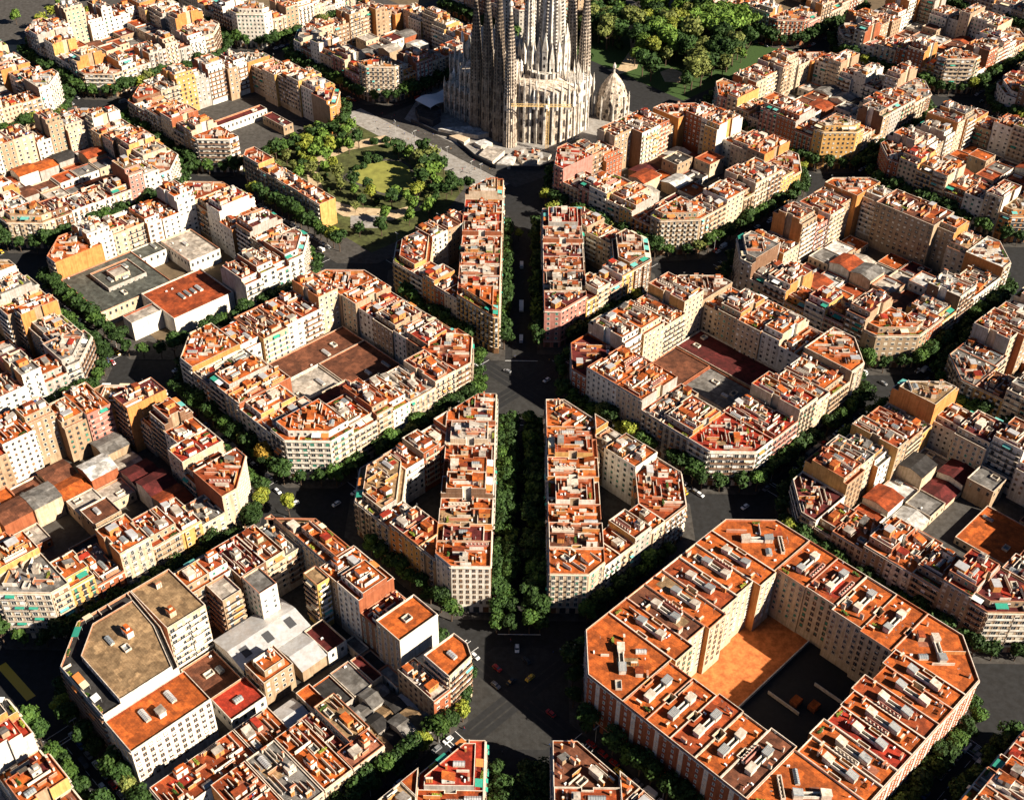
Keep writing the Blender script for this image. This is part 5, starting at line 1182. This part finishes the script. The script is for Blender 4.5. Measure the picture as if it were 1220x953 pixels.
# nativity porch: steep gabled portals of dark carved stone
for n_, (b, h, w) in enumerate([(-3, 26, 7), (8, 40, 10), (19, 28, 7)]):
    m = MB(); t = MB()
    t.loft([[(-w/2, -8, 0), (w/2, -8, 0), (w/2, 0, 0), (-w/2, 0, 0)], [(-w/2, -7, h*.35), (w/2, -7, h*.35), (w/2, 0, h*.4), (-w/2, 0, h*.4)], [(-w*.25, -3.5, h*.75), (w*.25, -3.5, h*.75), (w*.25, 0, h*.8), (-w*.25, 0, h*.8)], [(-.3, -1.2, h), (.3, -1.2, h), (.3, -.6, h), (-.3, -.6, h)]], 'old stone')
    for q in range(46):
        z = RS.uniform(1, h*.8); f = 1-z/h; x = RS.uniform(-w*.45, w*.45)*f; t.box(x-.5, -8*f-.8, z, x+.5, -8*f+1.6, z+RS.uniform(.8, 2.4), 'old stone')
    t.face([(-w*.28, -8.05, 0), (w*.28, -8.05, 0), (w*.22, -7.6, h*.22), (0, -7.4, h*.32), (-w*.22, -7.6, h*.22)], 'stone opening')
    m.add(t, -14-10, b-10, 0, -pi/2); bp('portal', m)
# sacristy with a pointed pierced dome
S_ = (64, -24); m = MB(); pr = [(0, 11), (8, 11.4), (15, 10.6), (21, 8.4), (26, 5.4), (29.5, 2.6), (31, 1)]
m.loft([rg(*S_, r, z, 24, .06) for z, r in pr], 'basilica stone'); sac = bp('sacristy_dome', m)
n = MB()
for z, r, k, w in ((3, 11.2, 12, 1.9), (7.5, 11.4, 12, 2.2), (12, 11, 12, 1.6), (16, 10.3, 12, 1.4), (20, 8.8, 10, 1.2), (24, 6.6, 8, 1.0)):
    for q in range(k):
        an = 2*pi*(q+.5*(z % 2))/k; t = MB(); t.face([(w*.5*cos(u*pi/4), -.15, w*.8*sin(u*pi/4)) for u in range(8)], 'stone opening'); n.add(t, S_[0]-10+cos(an)*r*.99, S_[1]-10+sin(an)*r*.99, z, an+pi/2)
bp('round_openings', n, sac); n = MB(); finial(n, *S_, 30, 2.4); bp('finial', n, sac)
for q in range(8):
    n = MB(); an = q*pi/4; finial(n, S_[0]+cos(an)*11.5, S_[1]+sin(an)*11.5, 0, .1); n = MB(); n.loft([rg(S_[0]+cos(an)*11.4, S_[1]+sin(an)*11.4, .8, 0, 6), rg(S_[0]+cos(an)*11.4, S_[1]+sin(an)*11.4, .6, 14, 6), rg(S_[0]+cos(an)*11.4, S_[1]+sin(an)*11.4, .05, 18, 6)], 'pale stone'); bp('pinnacle', n, sac)
# scattered white fruit pinnacles over nave and apse
for q in range(90):
    a, b, z = RS.choice([(RS.uniform(4, 40), RS.uniform(20, 72), 42), (14+22*cos(an), -10+22*sin(an), 27) if (an := RS.uniform(pi, 2*pi)) else None, (RS.uniform(-12, 40), RS.choice([1, 23]), 46), (RS.uniform(-18, 4), RS.choice([33, 57]), 22)])
    n = MB(); h = RS.uniform(5, 12); n.loft([rg(a, b, 1.1, z-2, 8), rg(a, b, .8, z+h*.5, 8), rg(a, b, 1.0, z+h*.6, 8), rg(a, b, .1, z+h, 8)], RS.choice(['pale stone', 'basilica stone', 'white paint'])); bp('pinnacle', n)
# tower crane
x, y = sfw(-8, -31); cr = obj('tower_crane', None, None, (x, y, .17), 0, label='yellow tower crane standing in front of the basilica apse', category='crane'); m = MB(); H = 31
for sx in (-.8, .8):
    for sy in (-.8, .8): m.box(sx-.16, sy-.16, 0, sx+.16, sy+.16, H, 'crane yellow')
for k in range(16):
    z = k*H/16; m.tube((-.8, -.8, z), (.8, -.8, z+H/16), .1, .1, 'crane yellow', 4); m.tube((.8, -.8, z), (.8, .8, z+H/16), .1, .1, 'crane yellow', 4); m.tube((-.8, .8, z), (-.8, -.8, z+H/16), .1, .1, 'crane yellow', 4); m.box(-.9, -.9, z, .9, -.78, z+.14, 'crane yellow')
obj('mast', m, cr); m = MB()
for yy in (-.6, .6): m.box(-24, yy-.13, H+.5, 15, yy+.13, H+.8, 'crane yellow')
m.box(-24, -.13, H+1.9, 15, .13, H+2.2, 'crane yellow')
for k in range(20):
    x0 = -24+k*39/20; m.tube((x0, -.6, H+.65), (x0+1, 0, H+2.05), .09, .09, 'crane yellow', 4); m.tube((x0+1, 0, H+2.05), (x0+1.95, .6, H+.65), .09, .09, 'crane yellow', 4)
obj('jib', m, cr); m = MB(); m.tube((0, 0, H), (0, 0, H+7), .4, .1, 'crane yellow', 5); m.tube((0, 0, H+7), (-20, 0, H+2.1), .08, .08, 'dark metal', 4); m.tube((0, 0, H+7), (13, 0, H+2.1), .08, .08, 'dark metal', 4); obj('tower_head', m, cr)
m = MB(); m.box(11, -1, H-1, 15, 1, H+.5, 'wall grey'); obj('counterweight', m, cr); m = MB(); m.box(-1.6, -1.2, H-.6, -.2, .2, H+1.6, 'white paint'); obj('cab', m, cr); m = MB(); m.box(-2, -2, 0, 2, 2, .6, 'wall grey'); obj('base', m, cr)
# builders' yard, fence, tent and kiosks
def poly3(name, pts, z0, z1, m_, label, cat, grp=None, top=None, i=0, j=3):
    P = [rawp(i, j, *p) for p in pts]
    if area(P) < 0: P.reverse()
    cx = sum(p[0] for p in P)/len(P); cy = sum(p[1] for p in P)/len(P); k = MB(); k.prism([(p[0]-cx, p[1]-cy) for p in P], z0, z1, m_, top, True)
    kw = dict(label=label, category=cat)
    if grp: kw['group'] = grp
    return obj(name, k, None, (cx, cy, 0), **kw)
def wallrun(name, pts, h, t, m_, label, cat, i=0, j=3):
    P = [rawp(i, j, *p) for p in pts]; k = MB()
    for (x0, y0), (x1, y1) in zip(P, P[1:]):
        L = hypot(x1-x0, y1-y0); b = MB(); b.box(-t/2, -t/2, .16, L+t/2, t/2, h+.16, m_); k.add(b, x0-P[0][0], y0-P[0][1], 0, atan2(y1-y0, x1-x0))
    return obj(name, k, None, (*P[0], 0), label=label, category=cat)
wallrun('site_fence', [(-45.8, 63), (-45, 36), (-41.3, 26.6), (-50, -7.2), (-50, -26), (-30, -46), (-4, -48), (4, -44)], 2.6, .3, 'dark metal', 'dark site fence curving round the basilica yard', 'fence')
m = MB(); NN = 12
ring_ = []
for s in range(NN+1):
    a = -31.5+30*s/NN; z = 7.5+1.1*sin(s/NN*pi*2.2); ring_.append([(*[q for q in sfw(a, 59)], z), (*sfw(a, 75), z+.4), (*sfw(a, 75), z+.6), (*sfw(a, 59), z+.2)])
m.loft(ring_, 'white paint')
for a in (-30, -16, -3):
    for b in (60.5, 73.5): m.tube((*sfw(a, b), .16), (*sfw(a, b), 7.6), .2, .2, 'lamp metal', 6)
obj('wavy_canopy', m, None, label='wavy white canopy roof left of the basilica', category='canopy')
poly3('visitor_pavilion', [(-36, 70), (-42, 59), (-40, 47), (-31, 49), (-27, 57), (-24, 56), (-22, 66), (-30, 72)], .17, 5.2, 'dark metal', 'black visitor pavilion with a curved pale edge', 'pavilion', top='roof dark')
for n_, (pts, h, mm, lb) in enumerate([([(-43, 38), (-30, 30), (-20, 23), (-22, 10), (-30, 12), (-38, 26)], 3.4, 'roof white', 'large pale wavy yard roof by the portals'), ([(-49.5, -8.9), (-36, -3.8), (-32.5, -16), (-49.4, -22)], 3.6, 'roof pale', 'square grey stage roof in the basilica yard'),
        ([(-48.5, -25), (-33, -21), (-32.6, -27), (-44, -33)], 3.2, 'roof white', 'striped white site roof beside the square stage'), ([(-30, -22), (-22, -20), (-16, -34), (-26, -40), (-34, -34)], 3, 'roof pale', 'pale curved yard roof near the crane'), ([(-38, 8), (-30, 6), (-30, -2), (-39, 0)], 2.8, 'roof white', 'small white kiosk roof in the yard'),
        ([(-44, 26), (-38, 23), (-36, 14), (-43, 12)], 2.8, 'wall cream', 'sunlit cream kiosk in the plaza yard'), ([(-20, -36), (-15, -34), (-13, -40), (-18, -42)], 3, 'roof grey', 'grey site cabin left of the crane'), ([(4, -36), (16, -37), (16, -42), (5, -41)], 3.2, 'roof dark', 'dark site shed right of the crane')]):
    poly3('site_building', pts, .17, h, 'plaster', lb, 'site building', 'low roofs in the basilica yard', top=mm)
for n_ in range(26):
    a, b = RS.uniform(-34, -8), RS.uniform(-40, -16)
    if hypot(a-14, b+10) < 25 or abs(a+8) < 3: continue
    k = MB(); k.box(-RS.uniform(.8, 2.4), -.7, 0, RS.uniform(.8, 2.4), .7, RS.uniform(.6, 2), RS.choice(['wall grey', 'wall cream', 'roof terracotta', 'metal roof'])); obj('material_stack', k, None, (*sfw(a, b), 3.3 if a < -15 and -40 < b < -20 else .17), RS.uniform(0, 3), label=['rusty', 'grey', 'cream'][n_ % 3]+' stack of building material in the basilica yard', category='material stack', group='material stacks in the basilica yard')
# lamp posts and people on the plaza
lm = MB(); lm.tube((0, 0, 0), (0, 0, 9), .14, .09, 'lamp metal', 6); lm2 = MB(); lm2.box(-.2, -1.4, 8.8, .2, 1.4, 9.05, 'lamp metal'); lmm, lmh = lm.mesh('post'), lm2.mesh('lamp_head')
for n_, (a, b) in enumerate([(-80.5, 81.3), (-73.2, 68.5), (-64.1, 58), (-67.7, 35.8), (-68.4, 6.4), (-66, -20)]):
    r = obj('street_lamp', None, None, (*sfw(a, b), .16), RS.uniform(0, 3), label='tall pale street lamp on the promenade, %s from the left' % ORD[n_], category='street lamp', group='lamps on the promenade'); obj('post', lmm, r); obj('lamp_head', lmh, r)
for (i, j), ph_ in PHR.items():
    if abs(i)+abs(j) > 3: continue
    for k in range(4):
        for q, t in enumerate((24, 56, 88)):
            x, y = sidept(bl(i, j), k, t, -4.5)
            if visible(x, y, 8) > 0:
                r = obj('street_lamp', None, None, (x, y, .13), k*pi/2+pi/4, label='grey street lamp, %s from the %s, %s kerb, %s' % (ORD[q], CORN[k], SIDE[k].replace(' side', ''), ph_), category='street lamp', group='kerb lamps'); obj('post', lmm, r); obj('lamp_head', lmh, r)
def person(seed):
    R = random.Random(seed); m = MB(); top, leg = R.choice(['car red', 'car blue', 'white paint', 'car grey', 'wall ochre']), R.choice(['car blue', 'car black', 'wall beige']); st = R.uniform(.1, .3)
    def el(x, y, z, a, b): return [(x+a*cos(q*pi/4), y+b*sin(q*pi/4), z) for q in range(8)]
    for s in (-1, 1):
        m.loft([el(s*st+.08, s*.1, 0, .13, .06), el(s*st, s*.1, .08, .07, .06), el(s*st*.5, s*.1, .48, .075, .075), el(0, s*.09, .88, .1, .1)], leg)
        m.loft([el(-s*.22, s*.27, .82, .04, .04), el(-s*.06, s*.28, 1.1, .045, .045), el(0, s*.2, 1.42, .06, .07)], top)
    m.loft([el(0, 0, .85, .12, .17), el(0, 0, 1.1, .11, .15), el(0, 0, 1.38, .12, .2), el(0, 0, 1.47, .07, .1), el(0, 0, 1.54, .05, .05)], top)
    m.loft([el(0, 0, 1.5, .05, .05), el(.02, 0, 1.58, .08, .07), el(.01, 0, 1.68, .1, .08)], 'wall orange'); m.loft([el(0, 0, 1.67, .105, .085), el(-.01, 0, 1.74, .08, .07), el(0, 0, 1.77, .02, .02)], 'car black')
    return m.mesh('person')
PM = [person(q) for q in range(6)]
pp = sorted([(RS.uniform(-68, -48), RS.uniform(-45, 88)) for _ in range(34)]+[(RS.uniform(-42, -30), RS.uniform(-8, 30)) for _ in range(10)], key=lambda q: proj(*sfw(*q), 0)[0])
for q in range(36):
    cx_, cy_ = [(0, -2*D), (0, 0), (D, -D), (-D, -D)][q % 4]; an = (q//4)*pi/4.5+.3; r_ = RS.uniform(24.5, 27)
    obj('person', PM[q % 6], None, (cx_+cos(an)*r_, cy_+sin(an)*r_, .02), RS.uniform(0, 6.28), label='person on foot, %s round the edge of the %s crossing' % (ORD[q//4], ['lower avenue', 'central avenue', 'right side', 'left side'][q % 4]), category='person', group='people at the crossings')
for n_, (a, b) in enumerate(pp):
    obj('person', PM[n_ % 6], None, (*sfw(a, b), .17), RS.uniform(0, 6.28), label='person walking on the plaza beside the basilica, %s from the left' % ORD[n_], category='person', group='people on the plaza')
# ------------------------------------------------------------------ light, sky, camera
w = bpy.data.worlds.new('World'); scene.world = w; w.use_nodes = True; t = w.node_tree; bg = t.nodes['Background']
sk = t.nodes.new('ShaderNodeTexSky'); sk.sky_type = 'NISHITA'; sk.sun_disc = False
EL, AZ = 32.4, -25.0     # elevation; bearing of the sun measured from +x counter-clockwise
sk.sun_elevation = radians(EL); sk.sun_rotation = radians(90-AZ); sk.air_density = .3; sk.dust_density = .1
t.links.new(sk.outputs[0], bg.inputs[0]); bg.inputs[1].default_value = SKY = .05
L = bpy.data.lights.new('sun', 'SUN'); L.energy = 5; L.angle = radians(.5); L.color = (1, .89, .73)
o = bpy.data.objects.new('sun', L); COL.objects.link(o); o.location = (300, -200, 300)
from mathutils import Vector, Matrix
d = Vector((cos(radians(EL))*cos(radians(AZ)), cos(radians(EL))*sin(radians(AZ)), sin(radians(EL)))); o.rotation_euler = d.to_track_quat('Z', 'Y').to_euler()
cam = bpy.data.cameras.new('camera'); co = bpy.data.objects.new('camera', cam); COL.objects.link(co); scene.camera = co
cam.sensor_fit = 'HORIZONTAL'; cam.sensor_width = 36; cam.lens = FPX*36/1220; cam.clip_start = 1; cam.clip_end = 8000
rt = Vector((_cy, _sy, 0)); fw = Vector((-_sy*_cp, _cy*_cp, -_sp)); up = Vector((-_sy*_sp, _cy*_sp, _cp))
# picture axes rolled in the image plane
r2 = rt*_cr+up*_sr; u2 = -rt*_sr+up*_cr
M = Matrix(((r2.x, u2.x, -fw.x, CAM[0]), (r2.y, u2.y, -fw.y, CAM[1]), (r2.z, u2.z, -fw.z, CAM[2]), (0, 0, 0, 1))); co.matrix_world = M
v = scene.view_settings; v.view_transform = 'Standard'; v.look = 'None'; v.gamma = 1; v.exposure = 1.3
scene.cycles.max_bounces = 4; scene.cycles.diffuse_bounces = 1; scene.cycles.use_denoising = True
